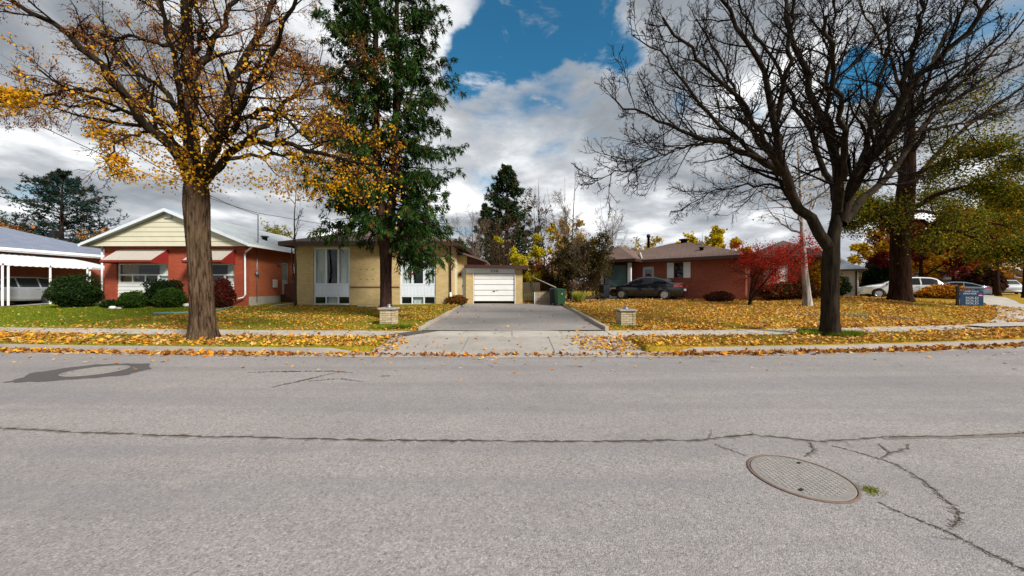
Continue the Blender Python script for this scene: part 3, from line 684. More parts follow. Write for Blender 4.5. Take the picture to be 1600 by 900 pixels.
# ---- big maple by the kerb
D = 9.7; bx, by = PX(317, D), D; bz = float(top_z(bx, by)) - .03
maple = tree_root('maple_tree', (bx, by, bz), 'thick-trunked maple with yellow leaves on the verge before the red brick bungalow')
tp = [(bx, by, bz), at(316, 480, D), at(313, 420, D), at(309, 360, D), at(307, 320, D), at(307, 295, D), at(306, 272, D), at(304, 250, D)]
trunkVF = big_trunk(resample(tp, 40), [.285, .275, .265, .26, .255, .255, .255, .26, .27, .285, .27, .22, .16], ridge=.13, seed=4, flare=.10, sides=96, rings=190, fq=(11, 17))
ML = [([(306, 300, 0), (304, 262, 0), (299, 200, .1), (295, 120, .1), (290, 60, 0), (289, -60, -.1)], .36, .16),
      ([(302, 292, 0), (283, 242, -.1), (227, 193, -.5), (189, 140, -.9), (144, 87, -1.2), (87, 38, -1.5), (20, 0, -1.8)], .27, .07),
      ([(287, 190, 0), (261, 140, .3), (212, 110, .7), (185, 90, .9), (162, 72, 1.1), (110, 40, 1.3)], .15, .05),
      ([(285, 78, 0), (242, 68, -.4), (212, 58, -.7), (180, 62, -.9), (130, 50, -1.2)], .10, .03),
      ([(285, 75, 0), (261, 30, .2), (238, -6, .4), (215, -60, .6)], .11, .05),
      ([(300, 125, 0), (329, 76, .3), (351, 34, .4), (372, -4, .6), (390, -60, .8)], .15, .06),
      ([(300, 110, 0), (312, 49, -.4), (308, 5, -.6), (312, -60, -.8)], .10, .05),
      ([(315, 275, 0), (330, 240, .1), (340, 204, .2), (351, 170, .4), (370, 113, .7), (393, 72, .9), (419, 26, 1.1), (440, -30, 1.3)], .27, .09),
      ([(328, 250, 0), (340, 227, -.3), (363, 200, -.6), (393, 174, -.9), (427, 166, -1.2), (450, 185, -1.4), (469, 204, -1.5), (490, 225, -1.6)], .14, .04),
      ([(318, 285, 0), (340, 258, -.2), (363, 234, -.4), (382, 220, -.6), (423, 222, -.9), (491, 236, -1.2), (537, 251, -1.4), (590, 258, -1.5)], .20, .04),
      ([(385, 220, -.5), (397, 212, -.2), (431, 178, .3), (465, 147, .8), (510, 125, 1.2), (565, 95, 1.5)], .13, .05),
      ([(345, 250, .3), (380, 245, .7), (430, 240, 1.2), (490, 245, 1.6), (560, 275, 1.9)], .10, .03),
      ([(240, 205, -.3), (204, 210, -.7), (178, 227, -.9), (163, 246, -1.0), (185, 275, -1.1)], .06, .015),
      ([(189, 140, -.9), (130, 140, -1.3), (60, 150, -1.6), (0, 145, -1.8)], .09, .03),
      ([(215, 180, -.4), (150, 165, .2), (80, 160, .6), (10, 165, 1.0)], .08, .03),
      ([(300, 270, .2), (270, 220, 1.0), (230, 160, 1.9), (190, 60, 2.6)], .16, .05), ([(312, 270, .2), (350, 200, 1.2), (400, 110, 2.2), (450, 20, 3.0)], .15, .05),
      ([(310, 280, -.2), (290, 190, -1.2), (270, 90, -2.0), (250, -20, -2.6)], .14, .05), ([(315, 275, -.2), (360, 190, -1.3), (420, 90, -2.2), (470, -20, -2.8)], .14, .05),
      ([(393, 72, .9), (440, 70, 1.0), (470, 95, 1.1), (485, 130, 1.2)], .05, .02), ([(370, 113, .7), (410, 90, .4), (450, 100, .2), (490, 110, 0)], .06, .02)]
rg = np.random.default_rng(41)
P1, R1, L1 = limbs_px(ML, D, 16)
P1[:, 2:] += rg.normal(size=P1[:, 2:].shape) * .035
R1 *= .62
put(maple, 'trunk', trunkVF, 'maple_bark'); put(maple, 'limbs', tubes(P1, R1, 10), 'bare_bark')  # limbs use darker bark than the trunk: backlit shade put into their colour
P2, R2, L2 = spawn(rg, P1, R1, np.clip(L1, 2.2, 5.), 15, .22, 1., (.5, 1.15), .42, 7, .25, .17, .42, .008)
P3, R3, L3 = spawn(rg, P2, R2, L2, 7, .15, 1., (.5, 1.1), .52, 5, .0, .2, .5, .006)
P4, R4, L4 = spawn(rg, P3, R3, L3, 4, .2, 1., (.4, 1.1), .6, 2, -.1, .22, .55, .0045, droop=.5)
put(maple, 'twig_crown', cat([tubes(P2, R2, 5), tubes(P3, R3, 3), tubes(P4, R4, 3)]), 'twig_dark')
def pxy(C): return 800 + C[:, 0] / C[:, 1] * FPX, 450 - (C[:, 2] - CAMH) / C[:, 1] * FPX
mid = P4[:, 1]; X_, Z_ = mid[:, 0], mid[:, 2]
wy = np.exp(-((Z_ - 4.9 - .62 * np.maximum(0, -9.2 - X_)) / 1.05) ** 2) * (1 - .55 * sstep(-5.6, -4.2, X_)) * (1 - .9 * sstep(-10.6, -12.8, X_)) + .03
wy *= sstep(-1.1, -.45, Z_ - 4.9 - .62 * np.maximum(0, -9.2 - X_)); wy += .004
wy *= (np.sin(X_ * 3.1) + np.sin(Z_ * 4.3 + X_) + np.sin(mid[:, 1] * 3.7) > -.7) + .05
wy /= wy.sum()
C = on_twigs(rg, P4, 6600, .06, w=wy); y1 = rand_kites(rg, C, (.045, .09), .5); c1 = pick(rg, len(C), YEL, (4, 4, 2, 1))
wb = (sstep(4.2, 6.5, Z_) * (np.sin(X_ * 2.3 + Z_ * 2) + np.sin(mid[:, 1] * 3.1 + Z_) > -.3) + .5 * sstep(-5.4, -4.2, X_)) * (1 + 1.5 * sstep(-13, -15, X_)) + .02; wb /= wb.sum()
C = on_twigs(rg, P4, 30000, .05, w=wb); b1 = rand_kites(rg, C, (.035, .075), 2.0, .22); c2 = pick(rg, len(C), [(.16, .055, .022), (.24, .09, .028), (.09, .038, .02), (.36, .16, .03)], (3, 3, 2, 3))
put(maple, 'crown', cat([y1, b1]), 'leaf', False, np.repeat(np.concatenate([c1, c2]), 4, 0))
# the young shoots growing straight out of the fork
C = np.concatenate([np.stack([rg.normal(PX(px, D), sx, n), rg.normal(D - .35, .45, n), rg.normal(PZ(py, D), sz, n)], 1) for px, py, sx, sz, n in
    ((300, 262, .30, .22, 420), (325, 285, .22, .16, 260), (285, 290, .12, .10, 110), (345, 250, .35, .2, 300), (355, 180, .2, .35, 140), (305, 215, .2, .3, 200), (232, 190, .4, .4, 220), (200, 150, .4, .4, 140),
     (430, 290, .45, .12, 200), (500, 285, .5, .3, 260), (530, 300, .3, .3, 130), (600, 300, .35, .35, 130), (470, 305, .3, .18, 160), (262, 285, .25, .05, 50), (235, 290, .2, .05, 40))])
put(maple, 'crown', rand_kites(rg, C, (.045, .095), .5), 'leaf', False, np.repeat(pick(rg, len(C), YEL, (4, 4, 2, 1)), 4, 0))

# ---- bare tree on the verge by the corner
D = 10.3; bx = PX(1296, D); bz = float(top_z(bx, D)) - .03
bare = tree_root('bare_tree', (bx, D, bz), 'dark leafless tree forking low on the verge before the corner lawn')
trunkVF = big_trunk(resample([(bx, D, bz), at(1297, 470, D), at(1297, 430, D), at(1298, 400, D), at(1301, 372, D), at(1307, 345, D), at(1313, 318, D), at(1314, 285, D)], 30), [.22, .21, .205, .205, .21, .17, .12, .09, .06], 32, 44, .06, 8, .07)
BL = [([(1294, 385, 0), (1278, 362, 0), (1255, 334, -.1), (1232, 290, -.1), (1222, 245, -.1), (1213, 190, -.2), (1205, 160, -.2), (1192, 105, -.4), (1171, 72, -.5), (1154, 34, -.7), (1125, -5, -.9)], .20, .05),
      ([(1226, 272, -.1), (1213, 262, -.2), (1175, 245, -.5), (1142, 228, -.8), (1091, 215, -1.2), (1040, 198, -1.5), (1007, 173, -1.8), (955, 158, -2.1)], .12, .02),
      ([(1200, 255, -.3), (1184, 249, -.3), (1133, 198, -.2), (1100, 173, 0), (1066, 127, .2), (1049, 93, .3), (1023, 76, .4), (985, 57, .5)], .09, .018),
      ([(1222, 255, 0), (1190, 230, .4), (1171, 203, .7), (1154, 148, 1.0), (1116, 76, 1.4), (1090, 30, 1.6)], .09, .025),
      ([(1248, 325, 0), (1230, 300, .3), (1205, 287, .5), (1167, 287, .9), (1133, 293, 1.2), (1099, 308, 1.5), (1066, 325, 1.7)], .06, .012),
      ([(1110, 220, -1.0), (1049, 236, -1.4), (1007, 253, -1.6), (964, 268, -1.8), (926, 281, -2.0)], .045, .010),
      ([(1213, 190, -.2), (1225, 140, -.3), (1232, 90, -.5), (1238, 30, -.6), (1240, -40, -.8)], .10, .04),
      ([(1303, 365, 0), (1312, 330, .1), (1315, 280, .2), (1301, 228, .3), (1284, 194, .4), (1268, 148, .5), (1266, 106, .6), (1242, 76, .7), (1230, 25, .9), (1222, -40, 1.1)], .20, .05),
      ([(1301, 228, .3), (1296, 180, .1), (1292, 120, -.1), (1300, 60, -.3), (1310, -10, -.5)], .09, .03),
      ([(1312, 345, 0), (1330, 304, -.2), (1344, 262, -.4), (1377, 224, -.7), (1399, 182, -.9), (1411, 144, -1.1), (1424, 114, -1.2), (1462, 101, -1.5), (1504, 72, -1.8), (1538, 21, -2.0), (1560, -30, -2.2)], .19, .05),
      ([(1344, 262, -.4), (1356, 211, -.2), (1369, 160, 0), (1382, 97, .3), (1394, 55, .4), (1376, 10, .6)], .11, .03),
      ([(1316, 350, 0), (1335, 325, .2), (1369, 291, .6), (1399, 266, .9), (1437, 203, 1.3), (1475, 160, 1.6), (1538, 131, 1.9), (1610, 90, 2.3)], .15, .03),
      ([(1411, 144, -1.1), (1418, 90, -1.3), (1440, 40, -1.5), (1450, -30, -1.7)], .09, .035),
      ([(1268, 150, .5), (1330, 110, .9), (1370, 55, 1.2), (1400, 30, 1.4), (1470, 25, 1.8)], .06, .02),
      ([(1437, 203, 1.3), (1480, 200, 1.5), (1540, 180, 1.9), (1620, 165, 2.2)], .07, .02),
      ([(1310, 330, .1), (1290, 260, 1.2), (1250, 170, 2.2), (1200, 80, 3.0), (1150, 0, 3.6)], .13, .04), ([(1310, 330, -.1), (1320, 240, -1.2), (1310, 140, -2.2), (1290, 20, -3.0)], .12, .04),
      ([(1325, 315, -.1), (1360, 240, 1.0), (1420, 150, 2.2), (1480, 60, 3.2), (1530, -30, 3.8)], .12, .04), ([(1325, 310, -.2), (1370, 240, -1.5), (1440, 160, -2.4), (1540, 80, -3.0)], .11, .03),
      ([(1240, 310, -.1), (1200, 230, -1.2), (1150, 150, -2.0), (1090, 90, -2.6), (1040, 30, -3.0)], .11, .03)]
rg = np.random.default_rng(77)
P1, R1, L1 = limbs_px(BL, D, 18); P1[:, 2:] += rg.normal(size=P1[:, 2:].shape) * .04
R1 *= .80
put(bare, 'trunk', cat([trunkVF, tubes(P1, R1, 9)]), 'bare_bark')
P2, R2, L2 = spawn(rg, P1, R1, np.clip(L1, 2.4, 4.8), 22, .16, 1., (.45, 1.0), .44, 6, .35, .15, .46, .011)
P3, R3, L3 = spawn(rg, P2, R2, L2, 8, .12, 1., (.45, 1.05), .48, 4, .25, .2, .5, .008)
P4, R4, L4 = spawn(rg, P3, R3, L3, 5, .15, 1., (.45, 1.1), .6, 2, .2, .25, .6, .006)
P5, R5, L5 = spawn(rg, P4[::3], R4[::3], L4[::3], 2, .3, 1., (.5, 1.1), .65, 2, .1, .25, .7, .0055)
put(bare, 'twig_crown', cat([tubes(P2, R2, 5), tubes(P3, R3, 3), tubes(P4, R4, 3), tubes(P5, R5, 3)]), 'twig_dark')

# ---- generic broadleaf tree / shrub
def broadleaf(name, px, d, label, h, trunk_r, crown_w, pal, wt, nleaf, leaf=(.08, .16), h0=.25, nl=9, bark_='dark_bark', twig='twig_brown', seed=1, group=None, cat_='tree', lean=0., k=(7, 5, 3), hang=.3, stems=1, x=None, up=.5, zbase=None, wig=.16, tmin=.2, rmin=.006):
    rg = np.random.default_rng(seed); x = PX(px, d) if x is None else x; z0 = (float(lawn_z(np.array(x), np.array(d))) if zbase is None else zbase) - .05
    o = tree_root(name, (x, d, z0), label, cat_, group); Ps = []; Rs = []; tr = []
    for s in range(stems):
        a0 = rg.uniform(0, 6.28); sp = 0 if stems == 1 else crown_w * .38 * rg.random() ** .5
        hs = h * (1 if s == 0 else rg.uniform(.7, 1.02)); sx = sp * math.cos(a0) + lean; sy = sp * math.sin(a0); r = trunk_r * (1 if s == 0 else rg.uniform(.6, .95))
        q = np.array([(x + sx * t ** 1.2 + rg.normal() * .02 * h * t * .4, d + sy * t ** 1.2 + rg.normal() * .02 * h * t * .4, z0 + hs * .95 * t) for t in np.linspace(0, 1, 12)])
        q[1:, :2] += np.cumsum(rg.normal(size=(11, 2)), 0) * .012 * h * (1.0 if stems > 1 else .35)
        rr_ = r * (1 - .93 * np.linspace(0, 1, 12) ** .9); rr_[0] *= 1.25
        tr.append(tubes(resample(q, 14)[None], np.interp(np.linspace(0, 1, 14), np.linspace(0, 1, 12), rr_)[None], 10))
        n = max(3, nl // (1 if stems == 1 else 2))
        for j in range(n):
            t = h0 + (1 - h0) * .85 * (j + rg.random() * .6) / n; b = np.array([np.interp(t, np.linspace(0, 1, 12), q[:, c]) for c in range(3)])
            a = j * 2.4 + rg.uniform(-.4, .4) + a0; ln = crown_w * .5 * (1.15 - .75 * t) * rg.uniform(.75, 1.2) / (1 if stems == 1 else 1.6)
            pts = [b + np.array([math.cos(a) * ln * u, math.sin(a) * ln * u, ln * (up * u * u + .35 * u)]) for u in np.linspace(0, 1, 8)]
            Ps.append(resample(pts, 10)); r0 = max(.02, r * (1 - .85 * t) * .55); Rs.append(np.linspace(r0, r0 * .25, 10))
    P1 = np.array(Ps); R1 = np.array(Rs); P1[:, 1:] += rg.normal(size=P1[:, 1:].shape) * .02 * crown_w * .3; L1 = np.linalg.norm(np.diff(P1, axis=1), axis=2).sum(1)
    put(o, 'trunk', cat(tr + [tubes(P1, R1, 6)]), bark_)
    P2, R2, L2 = spawn(rg, P1, R1, L1, k[0], .15, 1., (.5, 1.1), .55, 4, .2, wig, .5, rmin * 1.4)
    P3, R3, L3 = spawn(rg, P2, R2, L2, k[1], .15, 1., (.5, 1.1), .6, 3, .1, wig + .04, .5, rmin)
    T = [tubes(P2, R2, 3), tubes(P3, R3, 3)]; last = P3
    if k[2] and not (d > 29 and nleaf):
        P4, R4, L4 = spawn(rg, P3, R3, L3, k[2], .2, 1., (.5, 1.1), .6, 2, .0, wig + .06, .6, rmin * .7); T.append(tubes(P4, R4, 3)); last = P4
    put(o, 'twig_crown', cat(T), twig)
    if nleaf:
        m = last[:, 1]; w_ = (np.sin(m[:, 0] * 5 / crown_w * 2 + seed) + np.sin(m[:, 2] * 6 / crown_w * 2) + np.sin(m[:, 1] * 5 / crown_w * 2 + 2) > -1.1) + .12; w_ = w_ / w_.sum()
        C = on_twigs(rg, last, nleaf, .05 * crown_w * .4, tmin, w_)
        put(o, 'crown', rand_kites(rg, C, leaf, hang), 'leaf', False, np.repeat(pick(rg, nleaf, pal, wt, .35), 4, 0))
    return o
GREENY = [(.060, .090, .007), (.12, .135, .010), (.25, .20, .010), (.30, .19, .010), (.030, .050, .006)]
# old maple behind, still green and yellow
D = 18.5; bx = PX(1407, D); bz = float(lawn_z(np.array(bx), np.array(D))) - .05
old = tree_root('maple_tree', (bx, D, bz), 'massive dark-trunked maple with green and yellow leaves on the corner mound')
trunkVF = big_trunk(resample([(bx, D, bz), at(1407, 440, D), at(1406, 400, D), at(1407, 370, D), at(1412, 330, D), at(1417, 280, D), at(1422, 215, D), at(1424, 150, D), at(1422, 90, D)], 40), [.44, .40, .385, .385, .34, .24, .15, .09, .05], 32, 60, .06, 12, .12)
OL = [([(1402, 378, 0), (1388, 358, 0), (1375, 332, -.1), (1362, 312, -.3), (1345, 300, -.6), (1325, 310, -.8)], .22, .04),
      ([(1412, 350, 0), (1438, 318, -.3), (1470, 300, -.8), (1520, 288, -1.3), (1570, 292, -1.8), (1640, 315, -2.2)], .25, .05),
      ([(1416, 300, 0), (1450, 255, .5), (1500, 205, 1.0), (1560, 160, 1.5), (1640, 110, 2.0)], .24, .06),
      ([(1420, 250, 0), (1450, 190, -.8), (1490, 140, -1.4), (1550, 80, -2.0), (1610, 20, -2.5)], .2, .05),
      ([(1422, 180, 0), (1400, 120, .6), (1370, 60, 1.2), (1340, 0, 1.6)], .17, .05), ([(1415, 290, 0), (1390, 240, 1.0), (1360, 190, 1.8), (1330, 140, 2.4)], .17, .04),
      ([(1415, 330, .2), (1450, 330, 1.0), (1500, 335, 2.0), (1560, 350, 2.8), (1620, 380, 3.3)], .18, .04), ([(1418, 280, -.2), (1470, 250, -1.5), (1530, 240, -2.5), (1600, 250, -3.4)], .17, .04),
      ([(1414, 340, -.2), (1440, 345, -1.4), (1480, 360, -2.2), (1530, 375, -2.8), (1590, 395, -3.2)], .15, .03), ([(1410, 340, .3), (1390, 330, 1.5), (1360, 335, 2.2), (1330, 350, 2.6)], .13, .03),
      ([(1420, 220, .3), (1440, 150, 1.4), (1470, 70, 2.2), (1500, -20, 3.0)], .17, .05)]
rg = np.random.default_rng(99)
P1, R1, L1 = limbs_px(OL, D, 14); P1[:, 2:] += rg.normal(size=P1[:, 2:].shape) * .06
R1 *= .62
put(old, 'trunk', cat([trunkVF, tubes(P1, R1, 9)]), 'dark_bark')
P2, R2, L2 = spawn(rg, P1, R1, np.clip(L1, 3.5, 8), 13, .2, 1., (.5, 1.1), .36, 6, .15, .15, .42, .012)
P3, R3, L3 = spawn(rg, P2, R2, L2, 7, .12, 1., (.5, 1.1), .5, 5, .0, .2, .5, .008)
P4, R4, L4 = spawn(rg, P3, R3, L3, 4, .2, 1., (.5, 1.1), .55, 3, 0, .22, .55, .005, droop=.3)
put(old, 'twig_crown', cat([tubes(P2, R2, 5), tubes(P3, R3, 4), tubes(P4, R4, 3)]), 'twig_dark')
mid = P4[:, 1]; zr = mid[:, 2]; wl = sstep(13.5, 7.0, zr) * (.3 + .7 * sstep(18.5, 22.5, mid[:, 0])) * (np.sin(mid[:, 0] * 1.7) + np.sin(zr * 2.3 + 1) + np.sin(mid[:, 1] * 1.9) > -1.7) + .03; wl /= wl.sum()
C = on_twigs(rg, P4, 58000, .26, w=wl); low = sstep(7, 3.5, C[:, 2])
cc = pick(rg, len(C), GREENY, (3, 3, 2.5, 2, 2), .3)
put(old, 'crown', rand_kites(rg, C, (.06, .115), .4), 'leaf', False, np.repeat(cc, 4, 0))

# ---- spruces
def spruce(name, px, d, label, h, rad, seed, zlow, nb, k2, k3, nn, tuft_=(.07, .13), trunk_r=.3, x=None, leaders=((0, 0),), droop=1.0, pal=((.012, .030, .010), (.020, .045, .014), (.030, .058, .018), (.010, .022, .012)), power=.75, split=3.2, dead=.06, zbase=None, top_w=.0):
    rg = np.random.default_rng(seed); x = PX(px, d) if x is None else x; z0 = (float(lawn_z(np.array(x), np.array(d))) if zbase is None else zbase) - .05
    o = tree_root(name, (x, d, z0), label); tr = []; Ps = []; Ls = []
    for lx, hf in leaders:
        H = h * (1 if hf == 0 else hf)
        pts = [(x, d, z0), (x, d, z0 + split * .5), (x + lx * .15, d, z0 + split * .9), (x + lx * .8, d, z0 + split * 1.6), (x + lx, d, z0 + split * 2.4), (x + lx * 1.05, d + .1, z0 + H)]
        tr.append(big_trunk(resample(pts, 30), [trunk_r * 1.15, trunk_r, trunk_r * .9, trunk_r * .75, trunk_r * .6, trunk_r * .45, trunk_r * .25, .03], 20, 50, .05, seed, .08))
        n = nb // len(leaders)
        for j in range(n):
            t = (j + rg.random()) / n; z = zlow + (H - zlow) * t ** (1.2 if d < 20 else 1.05); a = rg.uniform(0, 2 * math.pi) if len(leaders) == 1 else (rg.normal() * 1.35 + (0 if lx > 0 else math.pi))
            if len(leaders) > 1 and (z < 3.7 and math.cos(a) < .35 or z < 3.2 and math.cos(a) < .8): continue
            ln = (rad * (1 - t) ** power + top_w * (1 - t) + .25) * rg.uniform(.55, 1.2) - abs(lx) * .3; ln = max(ln, .35)
            zc = z - split; qx = x + lx * float(np.interp(zc, [-10, -.3, split * .6, split * 1.4], [0, .05, .8, 1.0]))
            dr = droop * (.55 - .5 * t)
            u = np.linspace(0, 1, 9); zz_ = z0 + z + ln * (.10 * u + t * .35 * u - dr * u ** 1.4 + .22 * droop * u ** 3)
            P = np.stack([qx + math.cos(a) * ln * u, d + math.sin(a) * ln * u, zz_], 1) + rg.normal(size=(9, 3)) * .02 * ln * u[:, None]
            Ps.append(P); Ls.append(ln)
    put(o, 'trunk', cat(tr), 'spruce_bark')
    P1 = np.array(Ps); L1 = np.array(Ls); R1 = np.linspace(1, .2, 9)[None] * (.012 + .009 * L1)[:, None]
    P2, R2, L2 = spawn(rg, P1, R1, L1, k2, .18, 1., (.55, 1.0), .34, 5, 0, .10, .45, .004, flat=.75, droop=.75 * droop, fall=.6)
    P2 = np.concatenate([P2, P1[:, 3:]]); R2 = np.concatenate([R2, R1[:, 3:]]); L2 = np.concatenate([L2, L1 * .6])
    P3, R3, L3 = spawn(rg, P2, R2, L2, k3, .1, 1., (.5, 1.0), .42, 3, 0, .12, .5, .003, flat=.3, droop=(1.9 if d < 20 else 1.1) * droop, fall=.4)
    L3c = np.clip(L3, .10, .5); P3 = P3[:, :1] + (P3 - P3[:, :1]) * (L3c / np.maximum(L3, 1e-3))[:, None, None]
    put(o, 'twig_crown', cat([tubes(P1, R1, 4), tubes(P2[::2], R2[::2], 3)]), 'twig_dark')
    N = len(P3) * nn; t = rg.random(N) * 3; i = np.minimum(t.astype(int), 2); a = (t - i)[:, None]; b = np.repeat(np.arange(len(P3)), nn)
    C = P3[b, i] * (1 - a) + P3[b, i + 1] * a; T = unit(P3[b, i + 1] - P3[b, i])
    U = unit(T + rg.normal(size=(N, 3)) * (.38 if d < 20 else .55)); W = unit(np.cross(U, rg.normal(size=(N, 3))))
    V, F = kites(C, U, W, rg.uniform(*tuft_, N), .085 if d < 20 else .15)
    col = np.repeat(pick(rg, len(P3), pal, (2, 3, 2, 2), .35), nn, 0); dd = np.repeat(rg.random(len(P3)) < dead, nn); col[dd] = (.13, .055, .02)
    put(o, 'needles', (V, F), 'needle', False, np.repeat(col, 4, 0))
    return o
spruce('spruce_tree', 603, 14.0, 'tall dark green spruce with drooping boughs before the yellow brick bungalow', 17.5, 2.7, 5, 2.5, 350, 11, 6, 7, (.13, .25), .20, leaders=((-.42, 1.0), (.42, .97)), power=.42, split=3.6, dead=.05, droop=1.25, pal=((.012, .034, .006), (.022, .056, .009), (.042, .086, .012), (.008, .022, .007)))
spruce('spruce_tree', 792, 34, 'distant dark spruce rising behind the garage', 12.8, 4.4, 6, 1.0, 150, 9, 5, 5, (.19, .36), .25, droop=.6, power=.8)
spruce('spruce_tree', 760, 40, 'shorter dark spruce beside the one behind the garage', 10.5, 3.2, 16, 1.0, 90, 9, 4, 6, (.2, .36), .25, droop=.6, power=.8)
spruce('spruce_tree', 96, 42, 'broad blue-green spruce above the blue-grey roof', 14.8, 8.2, 7, 2.0, 140, 9, 5, 5, (.19, .38), .3, droop=.12, power=.7, pal=((.012, .032, .028), (.02, .045, .036), (.028, .055, .042), (.01, .025, .022)))

# ---- other trees and shrubs
RED = [(.42, .012, .008), (.32, .010, .008), (.50, .045, .012), (.18, .008, .008)]
ORG = [(.42, .15, .012), (.50, .24, .015), (.30, .07, .012), (.46, .30, .02)]
BRN = [(.16, .07, .022), (.22, .11, .03), (.10, .05, .02), (.26, .15, .04)]
YG = [(.50, .40, .012), (.40, .36, .015), (.56, .36, .01), (.30, .30, .02)]
broadleaf('birch_tree', 1262, 17.6, 'pale-barked birch trunk beside the red maple', 9.0, .19, 6.0, ORG, (1, 2, 1, 2), 260, h0=.42, nl=11, bark_='birch_bark', twig='twig_dark', seed=12, lean=-.3)
broadleaf('japanese_maple', 1170, 18.6, 'bright red japanese maple before the corner bungalow', 3.4, .07, 6.8, RED, (4, 2, 4, 1), 7000, (.045, .085), h0=.35, nl=12, seed=13, stems=3, k=(7, 6, 4), up=.12)
broadleaf('bare_sapling', 462, 18.6, 'thin bare sapling with twin stems in front of the gap between bungalows', 7.6, .075, 2.0, YEL, (1, 1, 1, 1), 0, h0=.45, nl=7, bark_='twig_brown', twig='twig_grey', seed=14, stems=2, k=(5, 4, 0), up=1.5)
broadleaf('leafy_tree', 432, 34, 'thin yellow-green tree behind the gap between bungalows', 7.8, .12, 5.5, [(.16, .15, .03), (.22, .2, .04), (.3, .26, .05)], (1, 1, 1), 1500, (.12, .24), seed=15)
broadleaf('brown_tree', 80, 36, 'rusty brown-leaved tree below the blue-green spruce', 7.6, .16, 11., BRN + ORG[:1], (3, 3, 2, 2, 1.2), 7000, (.2, .36), seed=16, stems=3, up=.3)
broadleaf('brown_tree', 165, 35, 'small orange tree behind the peak of the left gable', 6.6, .12, 5., ORG + BRN, (2, 1, 2, 1, 2, 2, 1, 1), 1500, (.14, .26), seed=17)
broadleaf('bare_tree', 203, 44, 'far bare tree beside the red brick gable', 10.0, .14, 5., YEL, (1, 1, 1, 1), 0, seed=18, twig='twig_grey', k=(7, 6, 3), rmin=.012)
broadleaf('yellow_shrub_tree', 815, 24.6, 'bright yellow small tree leaning over the garage corner', 5.6, .06, 3.4, YG, (4, 4, 2, 2), 13000, (.06, .13), h0=.2, seed=19, stems=3, up=.5)
broadleaf('bare_shrub', 742, 26.5, 'tall bare shrub behind the garage roof', 8.2, .05, 3.6, BRN, (1, 1, 1, 1), 60, h0=.2, seed=20, stems=8, k=(7, 4, 2), twig='twig_grey', bark_='twig_grey', up=1.4)
broadleaf('bare_shrub', 786, 27.5, 'brown bare shrub in front of the distant spruce', 7.6, .05, 4.4, BRN, (1, 1, 1, 1), 300, h0=.2, seed=21, stems=8, k=(7, 4, 2), twig='twig_brown', bark_='twig_brown', up=1.4)
broadleaf('poplar_tree', 845, 26.5, 'slender tree with a few dark leaves behind the wooden gate', 10.2, .08, 3.6, [(.05, .035, .02), (.09, .055, .02), (.22, .12, .02)], (3, 2, 1), 1300, (.08, .15), h0=.2, seed=22, stems=4, k=(9, 6, 2), twig='twig_grey', up=1.3)
broadleaf('bare_tree', 893, 25.6, 'slim bare tree with upright twigs above the brown bush', 10.6, .085, 4.4, BRN, (1, 1, 1, 1), 0, h0=.22, seed=23, stems=6, k=(9, 6, 2), twig='twig_grey', bark_='twig_grey', up=1.3)
broadleaf('bare_tree', 952, 27.5, 'spindly bare tree between brown bush and corner bungalow', 8.6, .06, 4.0, BRN, (1, 1, 1, 1), 0, h0=.25, seed=24, stems=6, k=(8, 6, 2), twig='twig_grey', bark_='twig_grey', up=1.2)
broadleaf('orange_tree', 888, 31, 'golden tree glimpsed behind the bare trunks', 7.4, .1, 4.6, ORG + YG, (1, 3, 1, 3, 2, 2, 2, 1), 4200, (.16, .3), seed=25)
broadleaf('red_shrub', 848, 25.4, 'reddish orange shrub by the leaning pole', 4.2, .05, 2.6, [(.32, .10, .03), (.42, .18, .04), (.22, .06, .02)], (1, 1, 1), 2200, (.08, .15), h0=.1, seed=26, stems=5, up=1.2)
broadleaf('brown_bush', 912, 22.8, 'big tangled brown-green bush beside the green bin', 4.6, .05, 4.6, [(.035, .04, .012), (.07, .045, .016), (.12, .07, .022), (.055, .05, .014)], (3, 3, 2, 2), 15000, (.07, .15), h0=.05, seed=27, stems=9, k=(6, 4, 2), twig='twig_grey', bark_='twig_grey', up=.9, nl=12)
broadleaf('brown_bush', 868, 24.3, 'dark bush behind the low block wall', 3.4, .05, 2.8, [(.03, .035, .014), (.05, .045, .02), (.10, .06, .025)], (3, 2, 1), 4500, (.06, .12), h0=.05, seed=37, stems=7, k=(6, 5, 2), up=.7)
broadleaf('yellow_tree', 1098, 40, 'yellow tree showing above the corner bungalow roof', 7.6, .12, 5.2, YG, (3, 2, 4, 1), 7000, (.2, .38), seed=28)
broadleaf('yellow_tree', 1142, 42, 'smaller orange-yellow tree above the corner bungalow roof', 7.4, .12, 4.2, YG + ORG, (3, 2, 2, 1, 2, 2, 1, 1), 5000, (.2, .38), seed=29)
broadleaf('yellow_tree', 1000, 70, 'far pale yellow tree over the bungalow porch', 9.6, .15, 12, [(.42, .32, .08), (.36, .26, .06), (.3, .24, .08)], (1, 1, 1), 2600, (.3, .5), seed=30)
broadleaf('red_maple', 1440, 30, 'dark crimson tree beyond the white car', 7.4, .18, 6.5, [(.10, .008, .010), (.16, .012, .012), (.22, .04, .015), (.06, .008, .008)], (3, 3, 1, 2), 12000, (.13, .25), seed=33, h0=.18)
broadleaf('orange_maple', 1490, 40, 'glowing orange maple behind the sold sign', 9.0, .2, 11., ORG, (3, 3, 2, 2), 18000, (.17, .32), seed=34, h0=.15)
broadleaf('red_maple', 1560, 33, 'scarlet maple near the far parked white car', 7.6, .2, 8.0, RED + ORG[:1], (2, 1, 3, 1, 4), 14000, (.15, .28), seed=35, h0=.40)
broadleaf('orange_maple', 1605, 27, 'orange-brown maple at the edge of the side street', 8.6, .24, 8.5, ORG + GREENY, (3, 2, 2, 2, 1, 1, 1, 1, 1), 13000, (.14, .26), seed=36, h0=.42)
